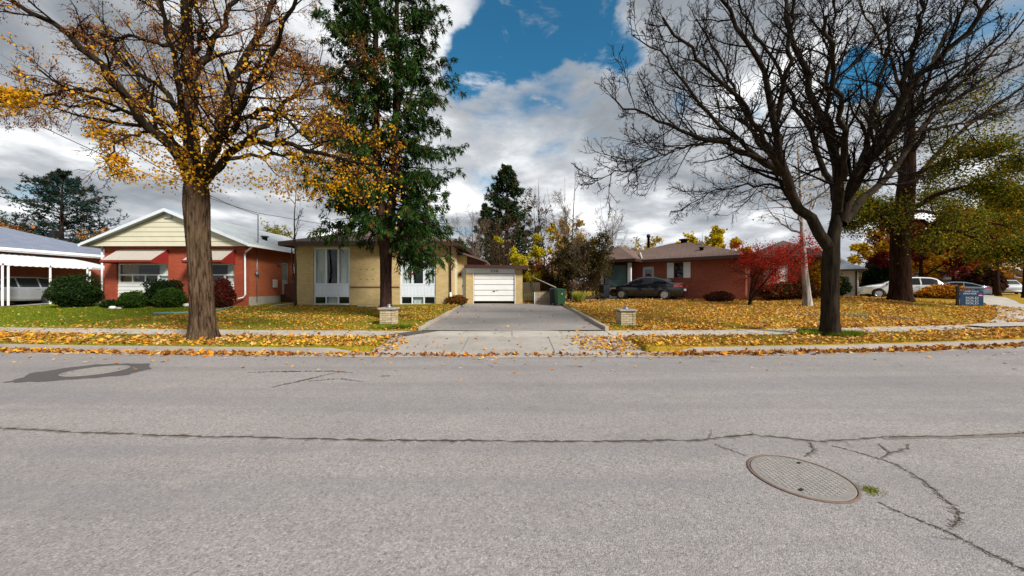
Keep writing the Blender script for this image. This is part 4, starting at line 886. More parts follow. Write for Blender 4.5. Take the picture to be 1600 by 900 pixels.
broadleaf('orange_maple', 1400, 62, 'far amber tree beyond the pale garage', 9.5, .2, 12., ORG + YG, (1, 3, 1, 3, 1, 1, 1, 1), 7000, (.4, .65), seed=38, h0=.1)
broadleaf('orange_maple', 1470, 66, 'far rust tree beyond the white car', 11., .2, 14., ORG + BRN, (2, 2, 2, 2, 1, 1, 1, 1), 7000, (.4, .65), seed=39, h0=.1)
broadleaf('orange_maple', 1540, 58, 'far gold tree beyond the side street', 12., .2, 16., ORG + BRN, (2, 3, 1, 3, 1, 1, 1, 1), 8000, (.4, .65), seed=40, h0=.08)
# a far wood closing the street gaps
rg = np.random.default_rng(60); n = 14000; ang = rg.uniform(-1.15, 1.15, n); dist = rg.uniform(95, 150, n); X = np.sin(ang) * dist; Y = np.cos(ang) * dist
hgt = 5.0 + 2.2 * np.sin(ang * 23) + 1.6 * np.sin(ang * 51 + 1) + 1.2 * np.sin(ang * 97); C = np.stack([X, Y, rg.random(n) ** .8 * np.maximum(hgt, 2) + .3], 1)
V, F = rand_kites(rg, C, (1.1, 2.3), .2)
tag(link('far_woods', mesh_np('far_woods', V, F, np.repeat(pick(rg, n, BRN + ORG[:2] + [(.05, .06, .02)], (3, 3, 3, 2, 1, 1, 3), .3), 4, 0)), None, M['leaf']), 'far-off band of autumn woods behind the houses', 'woods', kind='stuff')

def clipped(name, px, d, label, rx, ry, h, pal, wt, n, leaf=(.03, .06), seed=1, flat=False, zoff=0., group=None, cone=0., x=None):
    rg = np.random.default_rng(seed); x = PX(px, d) if x is None else x; z0 = float(lawn_z(np.array(x), np.array(d))) - .03 + zoff
    o = tree_root(name, (x, d, z0), label, 'shrub', group); u = unit(rg.normal(size=(n, 3)))
    lump = 1 + .07 * np.sin(u[:, 0] * 5 + seed) + .07 * np.sin(u[:, 2] * 6 + u[:, 1] * 5) + .05 * np.sin(u[:, 0] * 13 + u[:, 2] * 11 + seed) + (rg.random(n) < .06) * rg.random(n) * .16
    q = (1 - .28 * rg.random(n) ** 2.2) * lump
    if flat: u = u / np.maximum(np.abs(u).max(1, keepdims=True), np.sqrt((u ** 2).sum(1, keepdims=True)) * .8)
    zc = h * .45
    C = np.stack([u[:, 0] * rx * q, u[:, 1] * ry * q, zc + u[:, 2] * np.where(u[:, 2] > 0, h * .55, h * .47) * q], 1)
    if cone: C[:, :2] *= (1 + cone * (C[:, 2:3] / h - .5))
    C[:, 2] = np.maximum(C[:, 2], .02); C += np.array([x, d, z0])
    leaf = (leaf[0] * 1.7, leaf[1] * 1.6)
    put(o, 'foliage', rand_kites(rg, C, leaf, -.4), 'leaf', False, np.repeat(pick(rg, n, pal, wt, .4), 4, 0))
    m = MB()
    for k in range(7):
        a = k * .9; m.tube([(0, 0, -.05), (math.cos(a) * rx * .25, math.sin(a) * ry * .25, h * .4), (math.cos(a) * rx * .6, math.sin(a) * ry * .6, h * .7)], [.03, .02, .008], 5)
    m.build('stem', M['twig_brown'], o)
    V = []; F = []; nr, ns_ = 9, 14
    for i in range(nr):
        for j in range(ns_):
            th_ = math.pi * (i + .5) / nr; ph_ = 2 * math.pi * j / ns_; k_ = .80 * (1 + .06 * math.sin(3 * ph_ + seed) + .05 * math.sin(5 * th_ + 2 * ph_)); z_ = math.cos(th_)
            p = [math.sin(th_) * math.cos(ph_), math.sin(th_) * math.sin(ph_), z_]
            if flat: q_ = max(max(map(abs, p)), .8); p = [c / q_ for c in p]
            zq = zc + p[2] * (h * .55 if p[2] > 0 else h * .47) * k_; s_ = 1 + cone * (zq / h - .5)
            V.append((p[0] * rx * k_ * s_, p[1] * ry * k_ * s_, max(zq, .01)))
    F = [(i * ns_ + j, i * ns_ + (j + 1) % ns_, (i + 1) * ns_ + (j + 1) % ns_, (i + 1) * ns_ + j) for i in range(nr - 1) for j in range(ns_)] + [tuple(range(ns_)), tuple((nr - 1) * ns_ + j for j in range(ns_))]
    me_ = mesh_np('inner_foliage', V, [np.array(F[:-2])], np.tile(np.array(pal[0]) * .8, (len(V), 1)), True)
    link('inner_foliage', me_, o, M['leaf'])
    return o
DG = [(.012, .028, .008), (.022, .045, .010), (.034, .062, .012), (.008, .018, .006)]
MG = [(.035, .075, .010), (.055, .11, .014), (.025, .055, .010), (.08, .14, .02)]
clipped('round_bush', 118, 18.6, 'large dark green round bush beside the carport', .98, 1.0, 1.72, DG, (2, 3, 3, 2), 9000, seed=1)
clipped('round_bush', 210, 18.2, 'low clipped ball shrub under the wide awning window', .62, .6, .86, MG, (3, 3, 2, 1), 5500, seed=2)
clipped('round_bush', 266, 18.1, 'clipped ball shrub just beside the maple trunk', .64, .6, 1.02, MG, (3, 3, 2, 2), 5500, seed=3)
clipped('flat_topped_bush', 256, 18.75, 'dark flat-topped clipped yew behind the ball shrubs', .72, .4, 1.40, DG, (3, 2, 1, 3), 7000, seed=4, flat=True, cone=.5)
clipped('red_bush', 346, 18.4, 'dark red rounded shrub behind the maple trunk', .58, .5, 1.6, [(.10, .012, .012), (.16, .025, .016), (.06, .02, .012), (.05, .05, .015)], (3, 2, 2, 1), 4800, seed=5, cone=-.4)
clipped('small_bush', 172, 18.3, 'tiny dark bush at the foot of the brick pier', .34, .3, .45, DG, (2, 3, 2, 2), 1400, seed=6)
clipped('small_bush', 714, 19.9, 'rusty brown low shrub at the entry by the downspout', .62, .4, .52, [(.20, .07, .015), (.12, .05, .015), (.26, .14, .02), (.10, .07, .02)], (3, 2, 2, 1), 2600, seed=7)
clipped('evergreen_bush', 1028, 23.2, 'leafy green shrub between car and porch door', .9, .6, 1.5, MG, (3, 3, 2, 1), 4200, (.04, .09), seed=8)
clipped('dark_hedge', 1292, 22.0, 'dark evergreen shrub behind the bare tree trunk', 1.3, .8, 1.5, DG, (3, 3, 1, 2), 5000, (.04, .09), seed=9)
clipped('dark_hedge', 1378, 34, 'dark conical hedge at the corner of the pale garage', 1.6, 1.2, 3.6, DG, (3, 3, 1, 2), 5000, (.08, .16), seed=10)
clipped('orange_bush', 1285, 20.6, 'orange-yellow shrub beside the birch trunk', .7, .6, 2.3, ORG, (2, 3, 1, 2), 1900, (.06, .12), seed=11)
clipped('red_bush', 1232, 20.2, 'low mixed red and green shrub under the red maple', 1.5, .7, 1.05, [(.16, .02, .015), (.06, .035, .012), (.03, .05, .012), (.22, .07, .02)], (2, 2, 2, 1), 5000, (.05, .1), seed=12)
clipped('brown_bush', 1125, 20.3, 'low russet shrub against the long brick wall', .85, .4, .6, [(.12, .03, .02), (.07, .03, .02), (.16, .06, .02)], (2, 2, 1), 2200, (.04, .08), seed=13)
clipped('yellow_bush', 1475, 25.5, 'orange shrub mound beside the sold sign', 1.6, .9, .95, ORG, (2, 2, 2, 1), 3600, (.07, .14), seed=14)
clipped('dark_hedge', 1532, 38, 'dark maroon hedge beyond the corner sidewalk', 1.8, 1.4, 3.0, [(.05, .018, .014), (.03, .02, .012), (.08, .03, .014)], (2, 2, 1), 6000, (.14, .28), seed=15)
# ornamental grass
rg = np.random.default_rng(71); d = 20.9; x = PX(905, d); z = float(lawn_z(np.array(x), np.array(d))); n = 1500
a = rg.uniform(0, 6.28, n); q = .18 * np.sqrt(rg.random(n)); C = np.stack([x + q * np.cos(a), d + q * np.sin(a), np.full(n, z)], 1)
o = tree_root('ornamental_grass', (x, d, z), 'tuft of pale yellow-green ornamental grass at the head of the driveway', 'plant')
U = unit(np.stack([np.cos(a) * .35 + rg.normal(size=n) * .15, np.sin(a) * .35 + rg.normal(size=n) * .15, np.ones(n)], 1)); W = unit(np.cross(U, rg.normal(size=(n, 3))))
put(o, 'blades', kites(C, U, W, rg.uniform(.4, .85, n), .012), 'blade', False, np.repeat(pick(rg, n, [(.34, .36, .05), (.42, .38, .08), (.22, .28, .04)], (1, 1, 1)), 4, 0))
# ------------------------------------------------------------------ building helpers
def wall(m, along, a0, a1, b0, b1, z0, z1, ops=()):
    """wall along x or y from a0..a1, thickness b0..b1, with rectangular openings (u0,u1,w0,w1)"""
    us = sorted({a0, a1, *[o[0] for o in ops], *[o[1] for o in ops]}); zs = sorted({z0, z1, *[o[2] for o in ops], *[o[3] for o in ops]})
    for i in range(len(us) - 1):
        j = 0
        while j < len(zs) - 1:
            def hole(j): return any(o[0] <= (us[i] + us[i + 1]) / 2 <= o[1] and o[2] <= (zs[j] + zs[j + 1]) / 2 <= o[3] for o in ops)
            if hole(j): j += 1; continue
            k = j
            while k + 1 < len(zs) - 1 and not hole(k + 1): k += 1
            if along == 'x': m.box(us[i], us[i + 1], b0, b1, zs[j], zs[k + 1])
            else: m.box(b0, b1, us[i], us[i + 1], zs[j], zs[k + 1])
            j = k + 1
    return m
def hip_roof(x0, x1, y0, y1, z, rise, th=.16, axis=None, gable=False):
    m = MB(); lx, ly = x1 - x0, y1 - y0; axis = axis or ('x' if lx > ly else 'y')
    ins = 0 if gable else min(lx, ly) / 2
    rd = [(x0 + ins, (y0 + y1) / 2, z + rise), (x1 - ins, (y0 + y1) / 2, z + rise)] if axis == 'x' else [((x0 + x1) / 2, y0 + ins, z + rise), ((x0 + x1) / 2, y1 - ins, z + rise)]
    c = [(x0, y0, z), (x1, y0, z), (x1, y1, z), (x0, y1, z)]; b = [(x, y, z - th) for x, y, _ in c]
    v = c + rd + b
    f = [(0, 1, 5, 4), (1, 2, 5), (2, 3, 4, 5), (3, 0, 4)] if axis == 'x' else [(0, 1, 4), (1, 2, 5, 4), (2, 3, 5), (3, 0, 4, 5)]
    f += [(6, 9, 8, 7), (0, 6, 7, 1), (1, 7, 8, 2), (2, 8, 9, 3), (3, 9, 6, 0)]
    return m.add(v, f)
def fascia(parent, x0, x1, y0, y1, z, h, mat, name='fascia'):
    e = .03
    MB().box(x0 - e, x1 + e, y0 - e, y0 - .003, z - h, z + .02).build(name, mat, parent); MB().box(x0 - e, x1 + e, y1 + .003, y1 + e, z - h, z + .02).build(name, mat, parent)
    MB().box(x0 - e, x0 - .003, y0 - .001, y1 + .001, z - h, z + .019).build(name, mat, parent); MB().box(x1 + .003, x1 + e, y0 - .001, y1 + .001, z - h, z + .019).build(name, mat, parent)
def curtain(parent, x0, x1, z0, z1, y, mat, seed=1):
    n = 36; rg = random.Random(seed); V = []
    ph = rg.random() * 6
    for i in range(n):
        x = x0 + (x1 - x0) * i / (n - 1); V += [(x, y + .025 * math.sin(i * 1.35 + ph), z0), (x, y + .02 * math.sin(i * 1.35 + ph + .2), z1)]
    i = np.arange(n - 1) * 2
    return link('curtain', mesh_np('curtain', V, np.stack([i, i + 2, i + 3, i + 1], 1), smooth=True), parent, M[mat])
def window(parent, x, y, z, w_, h, cols=(1,), rows=(1,), fw=.06, mat='white_paint', rz=0., curtains=(), cells=None, name='window', pane='window_glass', dep=.09):
    m = MB(); x0, x1 = -w_ / 2, w_ / 2
    m.box(x0, x1, 0, dep, 0, fw); m.box(x0, x1, 0, dep, h - fw, h); m.box(x0, x0 + fw, .001, dep - .001, fw, h - fw); m.box(x1 - fw, x1, .001, dep - .001, fw, h - fw)
    def cuts(fr, a, b):
        s = sum(fr); c = [a]
        for f in fr: c.append(c[-1] + (b - a) * f / s)
        return c
    if cells is None:
        cz = cuts(rows, 0, h); cells = []
        for r in range(len(rows)):
            cxs = cuts(cols, x0, x1)
            for k in range(len(cols)): cells.append((cxs[k], cxs[k + 1], cz[r], cz[r + 1]))
    else: cells = [(x0 + a * w_, x0 + b * w_, c * h, d_ * h) for a, b, c, d_ in cells]
    hf = fw * .5; mul = set()
    for a, b, c, d_ in cells:
        if a > x0 + .01: mul.add(('v', round(a, 3), round(c, 3), round(d_, 3)))
        if c > .01: mul.add(('h', round(c, 3), round(a, 3), round(b, 3)))
    for t, p, q, r in mul:
        if t == 'v': m.box(p - hf, p + hf, .006, dep - .006, max(q, fw) , min(r, h - fw))
        else: m.box(max(q, x0 + fw), min(r, x1 - fw), .004, dep - .004, p - hf, p + hf)
    o = m.build(name, M[mat], parent, loc=(x, y, z), rz=rz)
    for a, b, c, d_ in cells:
        e = fw * .45; MB().box(a + e, b - e, .042, .048, c + e, d_ - e).build('pane', M[pane], o)
    for k, (a, b, c, d_, mt) in enumerate(curtains): curtain(o, x0 + a * w_, x0 + b * w_, c * h, d_ * h, .16, mt, k)
    return o
def pipe(parent, pts, r, mat, name='downspout', n=8): return MB().tube(pts, r, n).build(name, M[mat], parent, True)
def text(parent, name, body, size, loc, rot, mat, ext=.004, align='CENTER', sx=1.):
    c = bpy.data.curves.new(name, 'FONT'); c.body = body; c.size = size; c.extrude = ext; c.align_x = align; c.materials.append(M[mat])
    tmp = bpy.data.objects.new(name + '_source', c); COL.objects.link(tmp); bpy.context.view_layer.update(); me = bpy.data.meshes.new_from_object(tmp.evaluated_get(bpy.context.evaluated_depsgraph_get())); bpy.data.objects.remove(tmp)
    o = link(name, me, parent); o.location = loc; o.rotation_euler = rot; o.scale = (sx, 1, 1); return o
def vent(parent, x, y, z, name='roof_vent', s=.2, mat='dark_metal', tall=.22):
    return MB().lathe([(s * .5, -.15), (s * .5, tall * .7), (s * .75, tall * .7), (s * .75, tall * .95), (s * .2, tall)], 12).build(name, M[mat], parent, True, (x, y, z))

# ------------------------------------------------------------------ red brick gabled bungalow with awnings
h1 = empty('brick_bungalow', (-23.0, 19.5, .68), 0, 'red brick bungalow with cream gable, pale roof and two awnings', 'house')
B1, B2 = (.68, 3.6), (5.2, 7.33)
m = wall(MB(), 'x', 0, 8, 0, .25, -.4, 3.32, [(*B1, .42, 2.3), (*B2, .42, 2.3)]); wall(m, 'x', 0, 8, 8.75, 9, -.4, 3.32); wall(m, 'y', .25, 8.75, 0, .25, -.4, 3.32)
m.build('wall', M['red_brick'], h1)
DRY = (3.05, 3.75, .5, 2.62); WNY = (4.1, 4.75, 1.35, 2.6)
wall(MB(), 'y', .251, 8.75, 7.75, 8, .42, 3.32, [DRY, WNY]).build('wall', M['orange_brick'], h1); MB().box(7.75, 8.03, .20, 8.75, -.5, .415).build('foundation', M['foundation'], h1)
roof = MB(); th = .13
def rz_(x): return 3.37 + (4.55 - abs(x - 4)) * .415
for sx in (-1, 1):
    e = 4 + sx * 4.55; pts = [(e, rz_(e)), (4, rz_(4)), (4, rz_(4) - th), (e, rz_(e) - th)]; roof.prism(pts, 'y', -.62, 9.5)
rf = roof.build('roof', M['grey_shingle'], h1)
for sx in (-1, 1):
    e = 4 + sx * 4.58; pts = [(e, rz_(e) + .015), (4, rz_(4) + .03), (4, rz_(4) - .15), (e, rz_(e) - .13)]
    MB().prism(pts, 'y', -.66, -.622).build('barge_board', M['grey_white'], rf)
    MB().box(min(e, e + sx * .1), max(e, e + sx * .1), -.66, 9.5, rz_(e) - .16, rz_(e) - .02).build('gutter', M['white_metal'], rf)
n = 7; z0 = 3.24; zt = rz_(4) - .16; hb = (zt - z0) / n
for k in range(n):
    za, zb = z0 + k * hb, z0 + (k + 1) * hb - .006
    def hw(z): return max(.03, (rz_(4) - .14 - z) / .415 - .05)
    wa, wb_ = min(4.4, hw(za)), min(4.4, hw(zb))
    MB().hexa([(4 - wa, -.39, za), (4 + wa, -.39, za), (4 + wa, -.34, za), (4 - wa, -.34, za), (4 - wb_, -.365, zb), (4 + wb_, -.365, zb), (4 + wb_, -.34, zb), (4 - wb_, -.34, zb)]).build('siding_board', M['cream_siding'], h1)
MB().box(-.42, 8.42, -.338, .0, 3.325, 3.37).build('soffit', M['cream_siding'], h1)
MB().prism([(-.35, 3.40), (8.35, 3.40), (4, rz_(4) - .2)], 'y', -.335, -.30).build('gable_backing', M['cream_siding'], h1)
v = MB().box(3.8, 4.2, -.42, -.392, 4.75, 5.08).build('gable_vent', M['grey_metal'], h1)
for k in range(4): MB().box(3.83, 4.17, -.435, -.421, 4.79 + k * .07, 4.82 + k * .07).build('louver', M['white_paint'], v)
window(h1, (B1[0] + B1[1]) / 2, .10, 1.2, B1[1] - B1[0], 1.1, cells=[(0, 1, .42, 1), (0, .27, 0, .42), (.27, .52, 0, .42), (.52, .77, 0, .42), (.77, 1, 0, .42)], fw=.07,
       curtains=[(.03, .33, .05, .98, 'curtain_tan'), (.74, .98, .05, .98, 'curtain_cloth')])
window(h1, (B2[0] + B2[1]) / 2, .10, 1.2, B2[1] - B2[0], 1.1, cells=[(0, 1, .42, 1), (0, .34, 0, .42), (.34, .70, 0, .42), (.70, 1, 0, .42)], fw=.07,
       curtains=[(.02, .3, .05, .98, 'curtain_cloth'), (.72, .98, .05, .98, 'curtain_cloth')])
for a, b in (B1, B2):
    for k in range(4):
        za = .42 + k * .195; MB().hexa([(a, .07, za), (b, .07, za), (b, .2, za), (a, .2, za), (a, .10, za + .19), (b, .10, za + .19), (b, .2, za + .19), (a, .2, za + .19)]).build('siding_board', M['white_siding'], h1)
for a, b in ((.85, 3.62), (5.25, 7.40)):
    zt, zb, out = 3.10, 2.42, .92
    aw = MB().hexa([(a, -.02, zt - .03), (b, -.02, zt - .03), (b, -out, zb - .03), (a, -out, zb - .03), (a, -.02, zt), (b, -.02, zt), (b, -out, zb), (a, -out, zb)]).build('awning', M['awning_cloth'], h1)
    MB().box(a - .01, b + .01, -out - .02, -out - .001, zb - .11, zb + .006).build('valance', M['awning_red'], aw)
    for x in (a, b):
        MB().prism([(-.02, zt + .015), (-out, zb + .015), (-out, zb - .15), (-.02, zb - .15)], 'x', x - .012, x + .012).build('side_panel', M['awning_red'], aw)
    nst = 9
    for k in range(1, nst): 
        x = a + (b - a) * k / nst; MB().hexa([(x - .012, -.02, zt), (x + .012, -.02, zt), (x + .012, -out, zb), (x - .012, -out, zb), (x - .012, -.02, zt + .012), (x + .012, -.02, zt + .012), (x + .012, -out, zb + .012), (x - .012, -out, zb + .012)]).build('slat_rib', M['awning_cloth'], aw)
pipe(h1, [(8.56, -.3, 3.2), (8.4, -.25, 3.10), (8.06, -.10, 2.95), (8.0, -.08, 2.8), (8.0, -.08, .55), (7.95, -.12, .38), (7.3, -.35, .2)], .05, 'white_metal')
pipe(h1, [(-.06, -.06, 3.3), (-.06, -.06, .2)], .045, 'white_metal')
MB().box(-.02, .3, -.25, -.02, .0, .12).build('splash_block', M['foundation'], h1)
# side wall: meter, box, door, steps, window
MB().lathe([(.10, 0), (.10, .06), (.13, .06), (.13, .13), (.09, .15)], 16, (0, 0, 0), 'x').build('meter', M['grey_metal'], h1, True, (8.0, .75, 1.75))
pipe(h1, [(8.06, .75, .1), (8.06, .75, 3.3)], .022, 'grey_metal', 'conduit'); pipe(h1, [(8.08, .8, 3.3), (8.08, .8, 5.2), (8.08, .75, 5.35)], .03, 'grey_metal', 'service_mast')
MB().box(8.0, 8.08, 2.15, 2.5, .95, 1.45).build('utility_box', M['white_paint'], h1, bevel=.01)
dr = MB().box(0, .7, .05, .10, 0, 2.1).build('door', M['door_grey'], h1, loc=(7.98, 3.05, .5), rz=R(90)); MB().box(.08, .62, .036, .049, .95, 2.0).build('pane', M['window_glass'], dr); MB().box(.60, .64, .0, .04, .9, 1.0).build('handle', M['grey_metal'], dr)
window(h1, 7.96, 4.42, 1.35, .65, 1.25, rows=(1, 1), rz=R(90), curtains=[(.1, .9, .5, .95, 'curtain_cloth')])
for k in range(4): MB().box(8.03, 9.15 - k * .27, 2.85, 3.95, -.15 + k * .165 + .002, .015 + k * .165).build('step', M['brown_fascia'], h1)
MB().box(8.02, 8.2, 2.55, 2.72, 2.4, 2.5).build('wall_lamp', M['grey_metal'], h1)
for x, y in ((6.9, 3.0), (7.6, 6.5), (6.4, 7.5)): vent(rf, x, y, rz_(x), s=.3, tall=.25)
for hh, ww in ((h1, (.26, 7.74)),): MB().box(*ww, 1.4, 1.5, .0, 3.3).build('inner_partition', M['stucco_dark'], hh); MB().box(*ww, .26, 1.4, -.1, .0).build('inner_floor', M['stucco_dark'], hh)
# low wooden side gate
fg = empty('side_fence', (PX(455, 22.4), 22.4, .62), 0, 'brown wooden fence panel in the gap between bungalows', 'fence')
for k in range(9): MB().box(-.45 + k * .13, -.45 + k * .13 + .115, 0, .025, 0, 1.25 + .02 * math.sin(k * 3)).build('plank', M['brown_wood'], fg)
MB().box(-.45, .72, .026, .07, .25, .34).build('rail', M['brown_wood'], fg); MB().box(-.45, .72, .026, .07, .95, 1.04).build('rail', M['brown_wood'], fg)

# ------------------------------------------------------------------ far left house with carport
h0 = empty('blue_roofed_house', (-31.4, 20, .72), 0, 'brick house with blue-grey shingle roof behind the white carport', 'house')
m = wall(MB(), 'y', -6, 8, -.25, 0, -.3, 3.25); wall(m, 'x', -9, -.25, 7.75, 8, -.3, 3.25); wall(m, 'x', -9, -.25, -6, -5.75, -.3, 3.25); wall(m, 'y', -5.75, 7.75, -9, -8.75, -.3, 3.25); m.build('wall', M['dark_red_brick'], h0)
r0 = hip_roof(-9.6, .62, -6.6, 8.6, 3.36, 1.95, .18, 'y').build('roof', M['blue_shingle'], h0)
fascia(r0, -9.6, .62, -6.6, 8.6, 3.33, .24, M['white_paint'])
MB().box(.66, .76, -6.6, 8.6, 3.20, 3.34).build('gutter', M['white_metal'], r0)
MB().box(-.25, .25, -.2, .2, -.05, .06).build('roof_vent', M['dark_metal'], r0, loc=(-3.6, 3.2, 5.1)); MB().box(-.25, .25, -.2, .2, -.05, .06).build('roof_vent', M['dark_metal'], r0, loc=(-3.5, 7.0, 4.7))
MB().box(-.2, .2, -.2, .2, 0, .55).build('chimney', M['dark_metal'], r0, loc=(-3.8, 6.6, 4.75), bevel=.02)
cp = empty('carport', (-27.5, 18.6, .74), 0, 'white metal carport awning on slim posts at the frame edge', 'carport')
zb, zt = 2.20, 2.98; y0, y1 = -.15, 5.6
m = MB(); nst = 15
m.add([(-3.88, y0, zt), (-3.88, y1 + .5, zt), (0, y1 - 1.6, zb), (0, y0, zb), (.35, y1 + .9, zb - .02)], [(0, 3, 2, 1)]); m.add([(-3.88, y1 + .5, zt), (0, y1 - 1.6, zb), (-2.2, y1 + 2.4, zb)], [(0, 1, 2)])
m.add([(-3.88, y0, zt - .05), (-3.88, y1 + .5, zt - .05), (0, y1 - 1.6, zb - .05), (0, y0, zb - .05)], [(0, 1, 2, 3)]); m.add([(-3.88, y1 + .5, zt - .05), (0, y1 - 1.6, zb - .05), (-2.2, y1 + 2.4, zb - .05)], [(0, 2, 1)])
can = m.build('canopy', M['white_metal'], cp)
for k in range(nst):
    y = y0 + .05 + (y1 - 1.7 - y0) * k / nst; MB().hexa([(-3.8, y, zt), (-3.8, y + .03, zt), (0, y + .03, zb), (0, y, zb), (-3.8, y, zt + .02), (-3.8, y + .03, zt + .02), (0, y + .03, zb + .02), (0, y, zb + .02)]).build('canopy_rib', M['white_metal'], can)
m = MB(); nn_ = 60; vs = []
for k in range(nn_ + 1):
    y = y0 + (y1 - 1.6 - y0) * k / nn_; vs += [(.03, y, zb + .02), (.03, y, zb - .09 - .035 * abs(math.sin(k * math.pi / 4)))]
m.add(vs, [(2 * k, 2 * k + 2, 2 * k + 3, 2 * k + 1) for k in range(nn_)]); m.build('scalloped_edge', M['white_metal'], can)
m = MB(); vs = []
for k in range(nn_ + 1):
    q = k / nn_; x = .03 - 2.2 * q; y = y1 - 1.6 + 4.0 * q; vs += [(x + .01, y, zb + .02), (x + .01, y, zb - .09 - .035 * abs(math.sin(k * math.pi / 4)))]
m.add(vs, [(2 * k, 2 * k + 2, 2 * k + 3, 2 * k + 1) for k in range(nn_)]); m.build('scalloped_edge', M['white_metal'], can)
for y, xo in ((0.02, 0), (.25, -.02), (1.95, 0), (2.15, -.25), (3.75, 0), (3.98, -.12)): MB().box(-.03 + xo, .03 + xo, y, y + .06, -.1, zb).build('post', M['white_metal'], cp)
tag(ribbon('carport_drive', [(-29.3, 11.6), (-29.3, 24.5)], 3.4, M['drive_asphalt'], lawn_z, .025), 'asphalt drive running into the carport', kind='structure')

# ------------------------------------------------------------------ yellow brick bungalow and garage
h2 = empty('yellow_brick_bungalow', (-12.5, 20, .60), 0, 'buff yellow brick bungalow with tall triple windows behind the spruce', 'house')
U1, U2 = (1.0, 3.12), (6.02, 8.08); zb_, zt_ = .02, 3.36
wall(MB(), 'x', 0, 9, 0, .25, -.4, 3.5, [(*U1, zb_, zt_), (*U2, zb_, zt_)]).build('wall', M['buff_brick'], h2)
m = wall(MB(), 'y', .25, 9.75, 8.75, 9, -.4, 3.5); wall(m, 'y', .25, 9.75, 0, .25, -.4, 3.5); wall(m, 'x', 0, 9, 9.75, 10, -.4, 3.5); m.build('wall', M['buff_brick'], h2)
MB().box(3.14, 6.0, -.035, -.002, 1.02, 1.09).build('brick_course', M['brown_wood'], h2)
r2 = hip_roof(-.6, 9.6, -.6, 10.6, 3.62, 1.75, .16, 'y').build('roof', M['brown_shingle'], h2)
fascia(r2, -.6, 9.6, -.6, 10.6, 3.60, .22, M['brown_fascia'])
vent(r2, 5.6, 3.6, 4.75, s=.25)
for (a, b), cur in ((U1, [(.03, .32, .02, .99, 'curtain_cloth'), (.68, .97, .02, .99, 'curtain_cloth')]), (U2, [(.03, .36, .02, .99, 'curtain_cloth'), (.66, .97, .02, .99, 'curtain_cloth')])):
    c = (a + b) / 2; wd = b - a
    window(h2, c, .06, 1.16, wd, zt_ - 1.16, cols=(1, 1, 1), fw=.11, mat='grey_white', curtains=cur)
    pn = MB().box(a, b, .07, .12, .56, 1.155).build('spandrel_panel', M['grey_white'], h2)
    for k in range(11): MB().box(a + .06 + k * (wd - .12) / 10 - .012, a + .06 + k * (wd - .12) / 10 + .012, .058, .069, .58, 1.13).build('batten', M['grey_white'], pn)
    window(h2, c, .06, .02, wd, .535, cols=(1, 1, 1), fw=.075, mat='grey_white', name='basement_window', curtains=[(.36, .64, .05, .95, 'curtain_cloth')])
k = 0
for zz_ in (1.5, 2.05):
    for x in (3.75, 4.1, 4.45): MB().box(x - .06, x + .06, -.012, -.001, zz_, zz_ + .03).build('wall_mark', M['brown_wood'], h2); k += 1
pipe(h2, [(8.95, -.12, 3.4), (8.95, -.06, 3.2), (8.95, -.06, .75)], .045, 'brown_fascia'); pipe(h2, [(8.95, -.06, .75), (8.95, -.07, .3), (8.85, -.3, .06)], .06, 'white_metal', 'downspout_shoe')
MB().box(8.3, 8.9, -.45, -.12, -.02, .06).build('splash_block', M['stone_cap'], h2)
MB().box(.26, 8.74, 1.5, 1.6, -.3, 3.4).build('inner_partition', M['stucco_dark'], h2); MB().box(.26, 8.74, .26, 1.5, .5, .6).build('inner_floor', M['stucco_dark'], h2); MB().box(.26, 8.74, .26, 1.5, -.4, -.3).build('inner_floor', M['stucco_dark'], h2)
# set-back entry between house and garage
wall(MB(), 'x', 9.0, 9.6, 2.2, 2.4, -.2, 3.1, [(9.28, 9.56, .1, 2.3)]).build('entry_wall', M['buff_brick'], h2)
MB().box(9.0, 9.03, 1.15, 1.95, .2, 2.6).build('side_door_frame', M['cream_siding'], h2)
dr = MB().box(9.28, 9.56, 2.26, 2.31, .1, 2.3).build('entry_door', M['door_grey'], h2); MB().box(9.30, 9.33, 2.2, 2.255, 1.1, 1.2).build('handle', M['dark_metal'], dr)
MB().lathe([(.03, 0), (.06, .05), (.06, .2), (.03, .24)], 8).build('wall_lamp', M['dark_metal'], h2, True, (9.18, 2.12, 1.75))
MB().hexa([(9.0, 1.7, 3.25), (10.9, 1.7, 2.62), (10.9, 6, 2.62), (9.0, 6, 3.25), (9.0, 1.7, 3.37), (10.9, 1.7, 2.74), (10.9, 6, 2.74), (9.0, 6, 3.37)]).build('entry_roof', M['brown_shingle'], h2)
MB().prism([(9.0, 2.35), (10.9, 2.35), (10.9, 2.6), (9.0, 3.22)], 'y', 2.42, 2.5).build('entry_gable', M['brown_wood'], h2)

gz0 = float(drive_z(22.0))
ga = empty('garage', (-2.93, 22.0, gz0), 0, 'flat-roofed buff brick garage with white sectional door at the driveway end', 'garage')
GD = (.50, 3.10, 0, 1.92)
wall(MB(), 'x', 0, 3.6, 0, .22, -.2, 1.95, [(GD[0], GD[1], -.2, 1.92)]).build('wall', M['buff_brick'], ga)
m = wall(MB(), 'y', .22, 6, 0, .2, -.2, 2.2); wall(m, 'y', .22, 6, 3.4, 3.6, -.2, 2.2); wall(m, 'x', .2, 3.4, 5.8, 6, -.2, 2.2); m.build('wall', M['buff_brick'], ga)
MB().box(.02, 3.1, -.03, .2, 1.955, 2.27).build('lintel_board', M['grey_white'], ga)
MB().box(3.105, 3.58, -.0, .2, 1.955, 2.27).build('lintel_board', M['buff_brick'], ga)
text(ga, 'house_number', '336', .24, (1.80, -.036, 2.01), (R(90), 0, 0), 'dark_metal', sx=1.5)
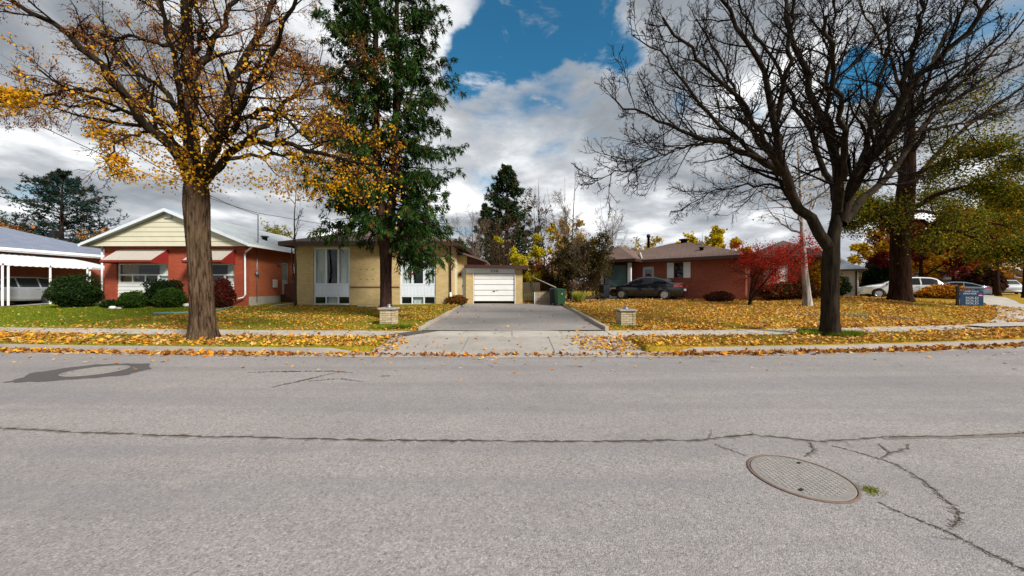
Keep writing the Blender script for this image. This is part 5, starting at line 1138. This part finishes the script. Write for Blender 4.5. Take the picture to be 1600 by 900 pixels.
gr = MB().hexa([(-.05, -.35, 2.30), (3.9, -.35, 2.24), (3.9, 6.2, 2.24), (-.05, 6.2, 2.30), (-.05, -.35, 2.44), (3.9, -.35, 2.38), (3.9, 6.2, 2.38), (-.05, 6.2, 2.44)]).build('roof', M['slate_shingle'], ga)
MB().hexa([(-.06, -.40, 2.26), (3.93, -.40, 2.18), (3.93, -.353, 2.18), (-.06, -.353, 2.26), (-.06, -.40, 2.47), (3.93, -.40, 2.41), (3.93, -.353, 2.41), (-.06, -.353, 2.47)]).build('fascia', M['brown_fascia'], gr)
MB().box(3.905, 3.95, -.35, 6.2, 2.15, 2.40).build('fascia', M['brown_fascia'], gr)
gd = empty('garage_door', (0, 0, 0)); gd.parent = ga
for k in range(5):
    za = .16 + k * .352; MB().box(GD[0] + .01, GD[1] - .01, .06 - .0 + .004 * (k % 2), .11, za + .016, za + .338).build('door_section', M['white_paint'], gd)
MB().box(1.72, 1.86, .02, .06, .78, .82).build('handle', M['dark_metal'], gd); MB().lathe([(.03, 0), (.03, .02)], 10, axis='y').build('lock', M['dark_metal'], gd, loc=(1.98, .04, .84))
MB().box(GD[0] - .04, GD[0], -.015, .2, 0, 1.95).build('door_jamb', M['white_paint'], ga); MB().box(GD[1], GD[1] + .04, -.015, .2, 0, 1.95).build('door_jamb', M['white_paint'], ga)
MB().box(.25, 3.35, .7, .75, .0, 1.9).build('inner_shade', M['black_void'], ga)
# wooden gate, block wall, leaning pole
fg = empty('wooden_gate', (.72, 22.7, .62), 0, 'weathered dark plank gate right of the garage', 'gate')
for k in range(9): MB().box(k * .125, k * .125 + .112, 0, .025, .02, 1.35 + .012 * math.sin(k * 2.1)).build('plank', M['fence_wood'], fg)
for z in (.3, 1.1): MB().box(0, 1.12, .026, .07, z, z + .09).build('rail', M['fence_wood'], fg)
bw = empty('block_wall', (PX(836, 21.9), 21.9, .55), 0, 'low brown block retaining wall behind the bins', 'wall')
for r_ in range(4):
    for k in range(3 if r_ % 2 else 4):
        a = k * .4 + (.2 if r_ % 2 else 0) - (.2 if not r_ % 2 and k else 0) * 0; b = min(a + .39, 1.2)
        if a < 1.19: MB().box(a, b, 0, .2, r_ * .2, r_ * .2 + .19).build('block', M['block_wall'], bw)
    if r_ % 2: MB().box(0, .19, .002, .2, r_ * .2, r_ * .2 + .19).build('block', M['block_wall'], bw)
MB().box(-.03, 1.24, -.02, .22, .80, .85).build('coping', M['brown_wood'], bw); MB().box(-.05, -.001, -.01, .21, 0, .79).build('end_post', M['grey_white'], bw)
MB().tube([at(830, 432, 22.6), at(869, 449.5, 21.6)], .035, 8).build('leaning_pole', M['edging_stone'], None, True)
tag(bpy.data.objects['leaning_pole'], 'pale pole leaning down from the bushes onto the bins', 'pole')

# ------------------------------------------------------------------ corner bungalow, turned to the side street
h3 = empty('corner_bungalow', (14.06, 20.8, .86), R(-39.7), 'long red brick bungalow with brown hip roof on the corner lot', 'house')
W3 = (-4.03, -3.46, 1.45, 2.42)
wall(MB(), 'x', -9.2, 0, 0, .25, -.4, 2.62, [W3, (-6.15, -5.35, .15, 2.25)]).build('wall', M['dark_red_brick'], h3)
m = wall(MB(), 'y', .25, 8, -.25, 0, -.4, 2.62); wall(m, 'y', .25, 8, -9.2, -8.95, -.4, 2.62); wall(m, 'x', -9.2, 0, 8, 8.25, -.4, 2.62); m.build('wall', M['dark_red_brick'], h3)
window(h3, (W3[0] + W3[1]) / 2, .08, W3[2], W3[1] - W3[0], W3[3] - W3[2], rows=(1, 1), fw=.045, mat='brown_fascia')
for a in (-4.47, -3.44): MB().box(a, a + .42, -.04, -.002, 1.42, 2.46).build('shutter', M['white_paint'], h3)
MB().box(W3[0] - .1, W3[1] + .1, -.06, .0, 1.36, 1.415).build('sill', M['dark_red_brick'], h3)
dr = MB().box(-6.15, -5.35, .10, .16, .15, 2.25).build('front_door', M['grey_white'], h3)
MB().box(-6.0, -5.5, .085, .098, .5, 2.05).build('pane', M['window_glass'], dr); MB().lathe([(.22, 0), (.22, .05), (.12, .06)], 16, axis='y').build('wreath', M['awning_red'], dr, loc=(-5.75, .03, 1.55))
MB().box(-5.42, -5.38, .04, .1, 1.1, 1.22).build('handle', M['dark_metal'], dr)
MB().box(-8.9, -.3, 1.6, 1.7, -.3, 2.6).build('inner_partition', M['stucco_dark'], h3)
# porch wing
wg = MB(); wall(wg, 'x', -9.2, -6.5, -1.3, -1.1, -.4, 2.5, [(-8.75, -6.5, -.4, 2.5)]); wg.build('porch_pier', M['dark_red_brick'], h3)
MB().box(-8.75, -6.5, -1.28, -1.12, -.3, .75).build('porch_panel', M['white_paint'], h3)
window(h3, -7.62, -1.28, .76, 1.75, 1.65, fw=.07, mat='brown_fascia', pane='teal_glazing')
for x in (-8.74, -6.72): MB().box(x, x + .22, -1.3, -1.12, .755, 2.5).build('porch_post', M['white_paint'], h3)
MB().box(-9.19, -8.76, -1.31, -1.09, .76, 2.5).build('porch_pier_top', M['brown_wood'], h3)
r3 = hip_roof(-10.0, .55, -.55, 8.8, 2.72, 1.55, .16, 'x').build('roof', M['brown_shingle'], h3); fascia(r3, -10., .55, -.55, 8.8, 2.70, .17, M['brown_fascia'])
rw = hip_roof(-10.0, -6.0, -1.85, 4.0, 2.735, 1.2, .16, 'y').build('roof', M['brown_shingle'], h3); fascia(rw, -10., -6.0, -1.85, 4.0, 2.71, .17, M['brown_fascia'])
MB().tube([(-6.0, -.50, 2.78), (-6.62, .9, 3.35)], .06, 6).build('valley_flashing', M['stucco'], rw)
vent(r3, -6.9, 3.6, 4.15, 'flue_pipe', .2, 'dark_metal', .95); vent(r3, -4.4, 4.2, 4.2, 'chimney', .5, 'dark_metal', .35); vent(r3, -2.6, 1.2, 3.3, s=.25); MB().box(-.2, .2, -.15, .15, -.05, .08).build('roof_vent', M['stucco'], r3, loc=(-3.0, 3.2, 4.0)); MB().box(-.2, .2, -.15, .15, -.05, .08).build('roof_vent', M['stucco'], r3, loc=(-7.6, 2.6, 3.85))
# rear wing seen behind the red maple
wall(MB(), 'x', 0, 3.3, 3.0, 3.25, -.4, 2.6, [(.70, 1.85, 1.0, 2.25)]).build('wall', M['dark_red_brick'], h3); wall(MB(), 'y', 3.25, 8, 3.05, 3.3, -.4, 2.6).build('wall', M['dark_red_brick'], h3)
window(h3, 1.28, 3.08, 1.0, 1.15, 1.25, cols=(1, 1), fw=.05, mat='brown_fascia'); MB().box(.70, 1.22, 3.02, 3.07, .98, 2.27).build('shutter', M['white_paint'], h3); MB().box(1.80, 1.92, 2.95, 2.99, .9, 2.3).build('shutter', M['white_paint'], h3)
rr3 = hip_roof(-.6, 3.9, 2.4, 8.8, 2.70, 1.25, .15, 'y').build('roof', M['brown_shingle'], h3); fascia(rr3, -.6, 3.9, 2.4, 8.8, 2.68, .15, M['brown_fascia'])

# ------------------------------------------------------------------ background buildings on the side street
h4 = empty('pale_garage', (PX(1340, 32), 32, .5), R(-38), 'pale stucco garage with grey hip roof beyond the bare tree', 'garage')
m = wall(MB(), 'x', -4.5, 0, 0, .2, -.3, 2.7); wall(m, 'y', .2, 5, -.2, 0, -.3, 2.7, [(1.6, 2.2, 1.2, 2.2)]); wall(m, 'x', -4.5, 0, 5, 5.2, -.3, 2.7); wall(m, 'y', .2, 5, -4.5, -4.3, -.3, 2.7); m.build('wall', M['stucco'], h4)
r4 = hip_roof(-5.1, .6, -.6, 5.8, 2.85, 1.6, .15).build('roof', M['slate_shingle'], h4); fascia(r4, -5.1, .6, -.6, 5.8, 2.83, .14, M['brown_fascia'])
pipe(h4, [(-.1, -.06, 2.7), (-.1, -.06, 0)], .06, 'brown_fascia'); window(h4, -.05, 1.9, 1.2, .6, 1.0, rz=R(90), rows=(1, 1))
MB().box(-4.0, -3.2, -.05, -.01, 0, 2.1).build('door', M['white_paint'], h4)
h5 = empty('white_gabled_house', (PX(1272, 40), 40, .5), R(-20), 'white gabled house with dark roof behind the birch', 'house')
MB().box(-4, 4, 0, 8, -.3, 3.0).build('wall', M['white_siding'], h5); MB().prism([(-4, 3.0), (4, 3.0), (0, 5.6)], 'y', .02, 7.98).build('gable', M['white_siding'], h5)
m = MB()
for sx in (-1, 1): m.prism([(sx * 4.7, 2.62), (0, 5.72), (0, 5.95), (sx * 4.7, 2.85)], 'y', -.5, 8.5)
m.build('roof', M['slate_shingle'], h5); window(h5, 1.5, -.08, 1.2, 1.2, 1.2, cols=(1, 1), dep=.075)
h6 = empty('far_bungalow', (PX(1475, 62), 62, .4), R(-30), 'far grey-roofed bungalow behind the parked cars', 'house')
MB().box(-8, 8, 0, 8, -.3, 2.7).build('wall', M['stucco'], h6); hip_roof(-8.6, 8.6, -.6, 8.6, 2.9, 1.9, .2).build('roof', M['slate_shingle'], h6)
for x in (-5, 0, 5): window(h6, x, -.08, 1.0, 1.6, 1.2, cols=(1, 1), dep=.075)
# ------------------------------------------------------------------ cars
def make_car(name, loc, heading, label, kind, paint, group=None, detail=True):
    """local x forward, y left; heading is the angle of +x"""
    o = empty(name, loc, heading, label, 'car', group)
    if kind == 'sedan':
        L, Wd, belt, zb = 4.5, .89, .90, .24
        top = [(-2.25, .62), (-2.22, .93), (-2.08, 1.03), (-1.70, 1.06), (-1.15, 1.30), (-.65, 1.425), (-.1, 1.455), (.3, 1.41), (.75, 1.20), (1.15, .985), (1.7, .87), (2.05, .76), (2.2, .62), (2.25, .48)]
        wb_, wr = (-1.32, 1.36), .32; gx = (-1.62, -.62, -.55, .28, .35, 1.0)
    else:
        L, Wd, belt, zb = 4.6, .92, 1.02, .28
        top = [(-2.30, .70), (-2.27, 1.02), (-2.15, 1.20), (-1.85, 1.52), (-1.55, 1.63), (-.9, 1.68), (0, 1.67), (.35, 1.62), (.8, 1.36), (1.2, 1.12), (1.7, 1.04), (2.1, .93), (2.25, .78), (2.3, .58)]
        wb_, wr = (-1.36, 1.40), .355; gx = (-1.85, -1.0, -.92, -.08, 0.0, .98)
    tx = np.array([p[0] for p in top]); tz = np.array([p[1] for p in top])
    def zt(x): return float(np.interp(x, tx, tz))
    def wx(x): return Wd * (1 - .16 * sstep(1.5, 2.3, abs(x)) * 1.0 - .02)
    def yside(x, z):
        w_ = wx(x); t = zt(x)
        if z <= belt: return w_ * (1 - .035 * ((z - .62) / .4) ** 2)
        return w_ * (.965 - .26 * min(1, (z - belt) / .52) ** 1.15)
    st = np.unique(np.concatenate([np.linspace(-L / 2, L / 2, 41), tx])); sec = []; ns = 17
    for x in st:
        T = zt(x); w_ = wx(x); pts = [(0, zb + .02), (w_ * .8, zb + .02), (w_ * .95, zb)]
        sh = min(belt, T - .07) if T - .07 > zb + .1 else zb + .1
        for q in (.12, .35, .6, .82, 1.): z = zb + (sh - zb) * q; pts.append((yside(x, z), z))
        gh = T - sh
        for q in (.3, .6, .85): z = sh + (gh - .05) * q if gh > .15 else sh + gh * q * .7; pts.append((yside(x, z) if gh > .15 else w_ * (.965 - .10 * q), z))
        ye_ = yside(x, T - .05) if gh > .15 else w_ * .86
        pts += [(ye_ * .95, T - .022), (ye_ * .82, T - .006), (ye_ * .5, T + .006), (0, T + .012)]
        sec.append(pts)
    k = len(sec[0]); V = []; F = []
    for i, x in enumerate(st):
        for y, z in sec[i]: V.append((x, y, z))
        for y, z in sec[i]: V.append((x, -y, z))
    n = len(st)
    for i in range(n - 1):
        a, b = i * 2 * k, (i + 1) * 2 * k
        for j in range(k - 1):
            F.append((a + j, b + j, b + j + 1, a + j + 1)); F.append((a + k + j, a + k + j + 1, b + k + j + 1, b + k + j))
    for i in (0, n - 1):
        a = i * 2 * k
        F += [(a + j, a + j + 1, a + k + j + 1, a + k + j) for j in range(k - 1)]
    m = MB(); m.add(V, F); body = m.build('body', M[paint], o, True)
    bm = bmesh.new(); bm.from_mesh(body.data); bmesh.ops.remove_doubles(bm, verts=bm.verts, dist=.0005); bmesh.ops.recalc_face_normals(bm, faces=bm.faces); bm.to_mesh(body.data); bm.free()
    body.data.polygons.foreach_set('use_smooth', [True] * len(body.data.polygons))
    def side_glass(x0, x1, sg):
        xs = np.linspace(x0, x1, 9); V = []; F = []; c = 0
        for x in xs:
            lo, hi = belt + .035, max(belt + .04, zt(x) - .085)
            for q in (0, .5, 1.): z = lo + (hi - lo) * q; V.append((x, sg * (yside(x, z) + .006), z))
        for i in range(len(xs) - 1):
            for j in range(2): F.append((i * 3 + j, i * 3 + 3 + j, i * 3 + 4 + j, i * 3 + 1 + j))
        m = MB(); m.add(V, F); return m.build('side_window', M['car_glass'], o, True)
    for sg in (-1, 1):
        for q in range(3): side_glass(gx[2 * q], gx[2 * q + 1], sg)
    def top_glass(x0, x1, nm):
        xs = np.linspace(x0, x1, 7); V = []; F = []
        for x in xs:
            y_ = yside(x, zt(x) - .05) * .9
            for q in (-1, -.6, 0, .6, 1): V.append((x, q * y_, zt(x) + .017 - .022 * abs(q) ** 3))
        for i in range(6):
            for j in range(4): F.append((i * 5 + j, i * 5 + 5 + j, i * 5 + 6 + j, i * 5 + 1 + j))
        m = MB(); m.add(V, F); return m.build(nm, M['car_glass'], o, True)
    if kind == 'sedan': top_glass(.36, 1.10, 'windscreen'); top_glass(-1.64, -.72, 'rear_window')
    else: top_glass(.42, 1.16, 'windscreen'); top_glass(-2.12, -1.78, 'rear_window')
    for x in wb_:
        for sg in (-1, 1):
            y = sg * (wx(x) * .99)
            MB().lathe([(wr + .055, -.02), (wr + .055, .006), (wr + .03, .008)], 28, axis='y').build('wheel_arch', M['black_void'], o, loc=(x, y if sg > 0 else y - .002, wr + .03))
            wl = MB().lathe([(wr * .62, -.11), (wr * .93, -.11), (wr, -.06), (wr, .06), (wr * .93, .095), (wr * .68, .10), (wr * .66, .05)], 28, axis='y').build('wheel', M['black_rubber'], o, True, (x, sg * (wx(x) - .075), wr))
            if sg < 0: wl.rotation_euler = (0, 0, math.pi)
            m = MB(); m.lathe([(wr * .66, .085), (wr * .62, .102), (wr * .57, .09)], 28, axis='y'); m.lathe([(.05, .08), (.05, .10)], 10, axis='y')
            for q in range(10):
                a = q * math.pi / 5; c_, s_ = math.cos(a), math.sin(a); hw_ = .018
                m.hexa([(c_ * .04 - s_ * hw_, .085, s_ * .04 + c_ * hw_), (c_ * .04 + s_ * hw_, .085, s_ * .04 - c_ * hw_), (c_ * wr * .6 + s_ * hw_ * 1.4, .085, s_ * wr * .6 - c_ * hw_ * 1.4), (c_ * wr * .6 - s_ * hw_ * 1.4, .085, s_ * wr * .6 + c_ * hw_ * 1.4),
                        (c_ * .04 - s_ * hw_, .105, s_ * .04 + c_ * hw_), (c_ * .04 + s_ * hw_, .105, s_ * .04 - c_ * hw_), (c_ * wr * .6 + s_ * hw_ * 1.4, .10, s_ * wr * .6 - c_ * hw_ * 1.4), (c_ * wr * .6 - s_ * hw_ * 1.4, .10, s_ * wr * .6 + c_ * hw_ * 1.4)])
            m.build('rim', M['wheel_alloy'], wl)
    zl = .80 if kind == 'sedan' else .92
    for sg in (-1, 1):
        # tail lamp wraps the corner; head lamp in front
        V = []; F = []
        for x in (-L / 2 + .03, -L / 2 + .18, -L / 2 + .42):
            for z in (zl - .02, zl + .14): V.append((x, sg * (yside(x, min(z, belt)) + .007), z))
        MB().add(V, [(0, 2, 3, 1), (2, 4, 5, 3)]).build('tail_light', M['tail_red'], o)
        MB().box(-L / 2 - .012, -L / 2 + .01, min(sg * .38, sg * .72), max(sg * .38, sg * .72), zl - .01, zl + .12).build('tail_light', M['tail_red'], o)
        V = []
        for x in (L / 2 - .08, L / 2 - .28, L / 2 - .5):
            for z in (zl - .14, zl - .03): V.append((x, sg * (yside(x, z) + .006), z))
        MB().add(V, [(0, 2, 3, 1), (2, 4, 5, 3)]).build('headlight', M['lamp_clear'], o)
        mx = gx[5] - .12; MB().box(mx - .09, mx + .07, min(sg * (Wd - .04), sg * (Wd + .17)), max(sg * (Wd - .04), sg * (Wd + .17)), belt + .03, belt + .16).build('mirror', M[paint], o, bevel=.02)
        for x in ((gx[2] + .12), (gx[0] + gx[1]) / 2 + .12):
            y = sg * (yside(x, belt - .1)); MB().box(x - .1, x + .1, min(y, y + sg * .025), max(y, y + sg * .025), belt - .10, belt - .07).build('door_handle', M[paint], o, bevel=.006)
        MB().box(wb_[0] + wr + .1, wb_[1] - wr - .1, min(sg * (Wd - .05), sg * (Wd + .004)), max(sg * (Wd - .05), sg * (Wd + .004)), zb - .01, zb + .09).build('sill_trim', M['wheel_alloy' if paint == 'car_silver' else 'black_rubber'], o)
    MB().box(-L / 2 - .018, -L / 2 + .02, -.26, .26, .55, .68).build('licence_plate', M['print_white'], o)
    MB().box(-L / 2 - .02, -L / 2 + .02, -.5, .5, .71, .735).build('chrome_strip', M['wheel_alloy'], o)
    MB().box(-L / 2 + .15, L / 2 - .15, -Wd + .12, Wd - .12, .18, zb + .05).build('underbody', M['black_void'], o)
    return o
def lz(x, y): return float(lawn_z(np.array(x), np.array(y)))
x, y = 8.75, 22.4; make_car('parked_car', (x, y, lz(x, y) + .03), math.pi - R(39.7), 'black sedan parked beside the porch of the corner bungalow', 'sedan', 'car_black')
x, y = -29.3, 19.9; make_car('parked_car', (x, y, lz(x, y) + .03), R(-90), 'silver grey crossover under the white carport', 'suv', 'car_silver')
x, y = 31.6, 28.2; make_car('parked_car', (x, y, lz(x, y) - .06), math.pi - R(33), 'white crossover half hidden by the massive maple trunk', 'suv', 'car_white')
x, y = 42.5, 33.5; make_car('parked_car', (x, y, lz(x, y) - .1), math.pi - R(33), 'blue-grey car between the white crossover and the sold sign', 'sedan', 'car_blue')
x, y = 58.0, 40.5; make_car('parked_car', (x, y, lz(x, y)), R(222), 'far white car on the side street beside the corner sidewalk', 'suv', 'car_white')

# ------------------------------------------------------------------ brick gate pillars
def pillar(px, d, label, wd, hh):
    x = PX(px, d); z0 = lz(x, d) - .05; o = empty('brick_pillar', (x, d, z0), 0, label, 'pillar', 'brick pillars flanking the driveway'); h_ = wd / 2
    MB().box(-h_ + .014, h_ - .014, -h_ + .014, h_ - .014, 0, hh).build('mortar_core', M['soil_mulch'], o)
    rows = int(round(hh / .078)); rg_ = random.Random(px)
    me_ = {}
    for r_ in range(rows):
        z = r_ * .078 + .004; off = .11 if r_ % 2 else 0
        for side in range(4):
            u = -h_ + .0
            cuts = [-h_ + .002] + [c for c in np.arange(-h_ + (.10 if (r_ + side) % 2 else .20), h_ - .05, .205)] + [h_ - .11 if (r_ + side) % 2 else h_ - .004]
            for a, b in zip(cuts[:-1], cuts[1:]):
                if b - a < .04: continue
                w_ = b - a - .01; key = round(w_, 3)
                if key not in me_:
                    t_ = MB().box(-w_ / 2, w_ / 2, 0, .09, 0, .068).build('brick', M['pillar_brick'], o, bevel=.004); me_[key] = t_.data; ob = t_
                else: ob = link('brick', me_[key], o)
                ang = side * math.pi / 2; ca, sa = math.cos(ang), math.sin(ang); ux, uy = (a + b) / 2, -h_ + rg_.uniform(-.003, .003)
                ob.location = (ux * ca - uy * sa, ux * sa + uy * ca, z); ob.rotation_euler = (0, 0, ang)
    c = MB().box(-h_ - .05, h_ + .05, -h_ - .05, h_ + .05, hh + .002, hh + .065).build('cap', M['stone_cap'], o, bevel=.01)
    MB().lathe([(.10, 0), (.10, .03), (.06, .05), (.05, .09), (.075, .10), (.06, .12)], 14).build('lamp_base', M['grey_metal'], c, True, (0, 0, hh + .066))
    return o
t = newmat('pillar_brick'); oi = t.n('ShaderNodeObjectInfo').outputs['Random']; co = t.n('ShaderNodeTexCoord').outputs['Object']
cc_ = t.ramp(oi, [(0, (.34, .27, .16)), (.5, (.46, .38, .24)), (1, (.56, .47, .31))]); setin(t, t.mix(t.math('MULTIPLY', t.noise(co, 25, 5, .7), .5), cc_, (.26, .20, .12)), 'Base Color'); setin(t, .9, 'Roughness'); bump(t, t.noise(co, 60, 4), .003)
pillar(608, 12.35, 'squat brick pillar with grey cap in front of the spruce trunk', .50, .60)
pillar(978, 12.3, 'squat brick pillar with grey cap on the leafy corner lawn', .52, .58)

# ------------------------------------------------------------------ wheelie bins
def bin_(px, d, label, mat, wd=.58, h_=1.0, rz=0.):
    x = PX(px, d); o = empty('wheelie_bin', (x, d, float(top_z(x, d)) + .005), rz, label, 'bin', 'wheelie bins at the head of the driveway')
    a, b = wd * .40, wd * .5; e = wd * .44, wd * .55
    MB().hexa([(-a, -e[0], .06), (a, -e[0], .06), (a, e[0], .06), (-a, e[0], .06), (-b, -e[1], h_ - .08), (b, -e[1], h_ - .08), (b, e[1], h_ - .08), (-b, e[1], h_ - .08)]).build('body', M[mat], o, bevel=.03)
    MB().box(-b - .02, b + .02, -e[1] - .02, e[1] + .02, h_ - .12, h_ - .07).build('rim', M[mat], o, bevel=.01)
    MB().hexa([(-b - .03, -e[1] - .04, h_ - .068), (b + .03, -e[1] - .04, h_ - .068), (b + .03, e[1] + .04, h_ - .03), (-b - .03, e[1] + .04, h_ - .03), (-b + .04, -e[1] + .04, h_ - .02), (b - .04, -e[1] + .04, h_ - .02), (b - .04, e[1], h_ + .03), (-b + .04, e[1], h_ + .03)]).build('lid', M[mat], o, bevel=.012)
    for s in (-1, 1): MB().lathe([(.10, -.03), (.10, .03)], 16, axis='x').build('wheel', M['black_rubber'], o, loc=(s * (a + .0), e[0] + .02, .10))
    MB().tube([(-b, e[1] + .07, h_ - .1), (b, e[1] + .07, h_ - .1)], .015, 6).build('handle', M['black_rubber'], o)
    return o
b1 = bin_(874.5, 20.7, 'dark green wheelie bin with white emblem beside the driveway', 'bin_green', .56, 1.0, R(12))
m = MB().lathe([(.05, 0), (.05, .004)], 14, axis='y'); m.build('emblem', M['print_white'], b1, loc=(.05, -.292, .72)).rotation_euler = (R(-4), 0, 0)
bin_(866, 21.35, 'black wheelie bin behind the green one', 'bin_black', .6, 1.0, R(-8))
bin_(944, 24.9, 'grey-black bin half hidden between bush and brick porch', 'bin_black', .62, 1.05, R(20))

# ------------------------------------------------------------------ sold sign
sg = empty('sold_sign', (PX(1496, 17.), 17., lz(PX(1496, 17.), 17.) - .05), R(-24), 'blue real estate sign on a dark post reading sold', 'sign'); sg.scale = (.9, .9, .9)
MB().box(-.05, .05, -.05, .05, 0, 1.12).build('post', M['dark_metal'], sg, bevel=.008); MB().box(.052, 1.0, -.03, .03, .93, .99).build('arm', M['dark_metal'], sg, bevel=.006)
pl = MB().box(.10, .96, -.015, .015, .06, .88).build('panel', M['sign_navy'], sg)
for x in (.2, .86): MB().tube([(x, 0, .88), (x, 0, .94)], .008, 6).build('hook', M['grey_metal'], sg)
text(pl, 'lettering', 'FOR SALE', .10, (.52, -.017, .785), (R(90), 0, 0), 'print_white', .002, sx=1.2)
text(pl, 'lettering', 'PREMIER', .11, (.46, -.017, .67), (R(90), 0, 0), 'print_white', .002, sx=1.2)
MB().lathe([(.07, 0), (.07, .004)], 16, axis='y').build('emblem', M['print_red'], pl, loc=(.85, -.02, .64)); MB().box(.78, .92, -.021, -.0155, .60, .63).build('emblem', M['print_white'], pl)
for z in (.44, .29, .14): text(pl, 'lettering', 'SOLD', .145, (.54, -.017, z), (R(90), 0, 0), 'print_white', .002, sx=1.35)

# ------------------------------------------------------------------ drain pipe on the lawn, wires, plank, stones
def gp(px, d, dz=.05): x = PX(px, d); return (x, d, lz(x, d) + dz)
o = MB().tube([gp(240, 15.4), gp(270, 15.7), gp(300, 16.1), gp(335, 16.9), gp(362, 18.3)], .055, 10).build('drain_pipe', M['plastic_green_pipe'], None, True); tag(o, 'grey-green drain pipe lying across the lawn behind the maple', 'pipe')
o = MB().box(-.55, .55, -.06, .06, 0, .05).build('white_plank', M['white_paint'], None, loc=(PX(575, 18.9), 18.9, lz(PX(575, 18.9), 18.9) + .03)); tag(o, 'short white plank lying on the grass left of the spruce trunk', 'plank')
o = MB().tube([gp(424, 18.6, .06), gp(458, 19.6, .12)], .03, 6).build('garden_pole', M['stone_cap'], None, True); tag(o, 'thin pale pole lying on the grass by the side steps', 'pole')
rg_ = random.Random(4)
for px, d, s, lab in ((176, 17.6, .16, 'white painted stone at the foot of the brick pier'), (292, 18.3, .18, 'white stone beside the maple trunk at the flower bed'), (186, 17.4, .12, 'small pinkish stone beside the ball shrub')):
    x = PX(px, d); o = MB().lathe([(s * .55, 0), (s * .9, s * .3), (s * .8, s * .75), (s * .4, s * 1.0)], 9).build('stone', M['white_paint' if s > .13 else 'stucco'], None, True, (x, d, lz(x, d))); o.scale = (1.2, .9, 1); tag(o, lab, 'stone')
def wire(p, q, sag, label):
    p, q = Vector(p), Vector(q); pts = [p.lerp(q, t) - Vector((0, 0, sag * 4 * t * (1 - t))) for t in np.linspace(0, 1, 26)]
    tag(MB().tube(pts, .014, 5).build('power_line', M['wire_black'], None, True), label, 'cable')
mast = (-14.92, 20.25, 6.0)
wire(mast, at(60, 195, 12.0), .25, 'upper service wire running from the bungalow mast past the maple'); wire((-14.92, 20.3, 5.9), at(150, 200, 11.), .3, 'lower service wire crossing behind the maple trunk'); wire(mast, (-4.0, 46, 7.5), .3, 'service wire running back from the bungalow mast')
# weeds in the road joint
rg = np.random.default_rng(3); X = rg.normal(2.83, .035, 160); Y = rg.normal(2.72, .03, 160); blades('weeds', X, Y, .035, 'small weeds sprouting beside the rust-rimmed manhole', .3, 51, .004)
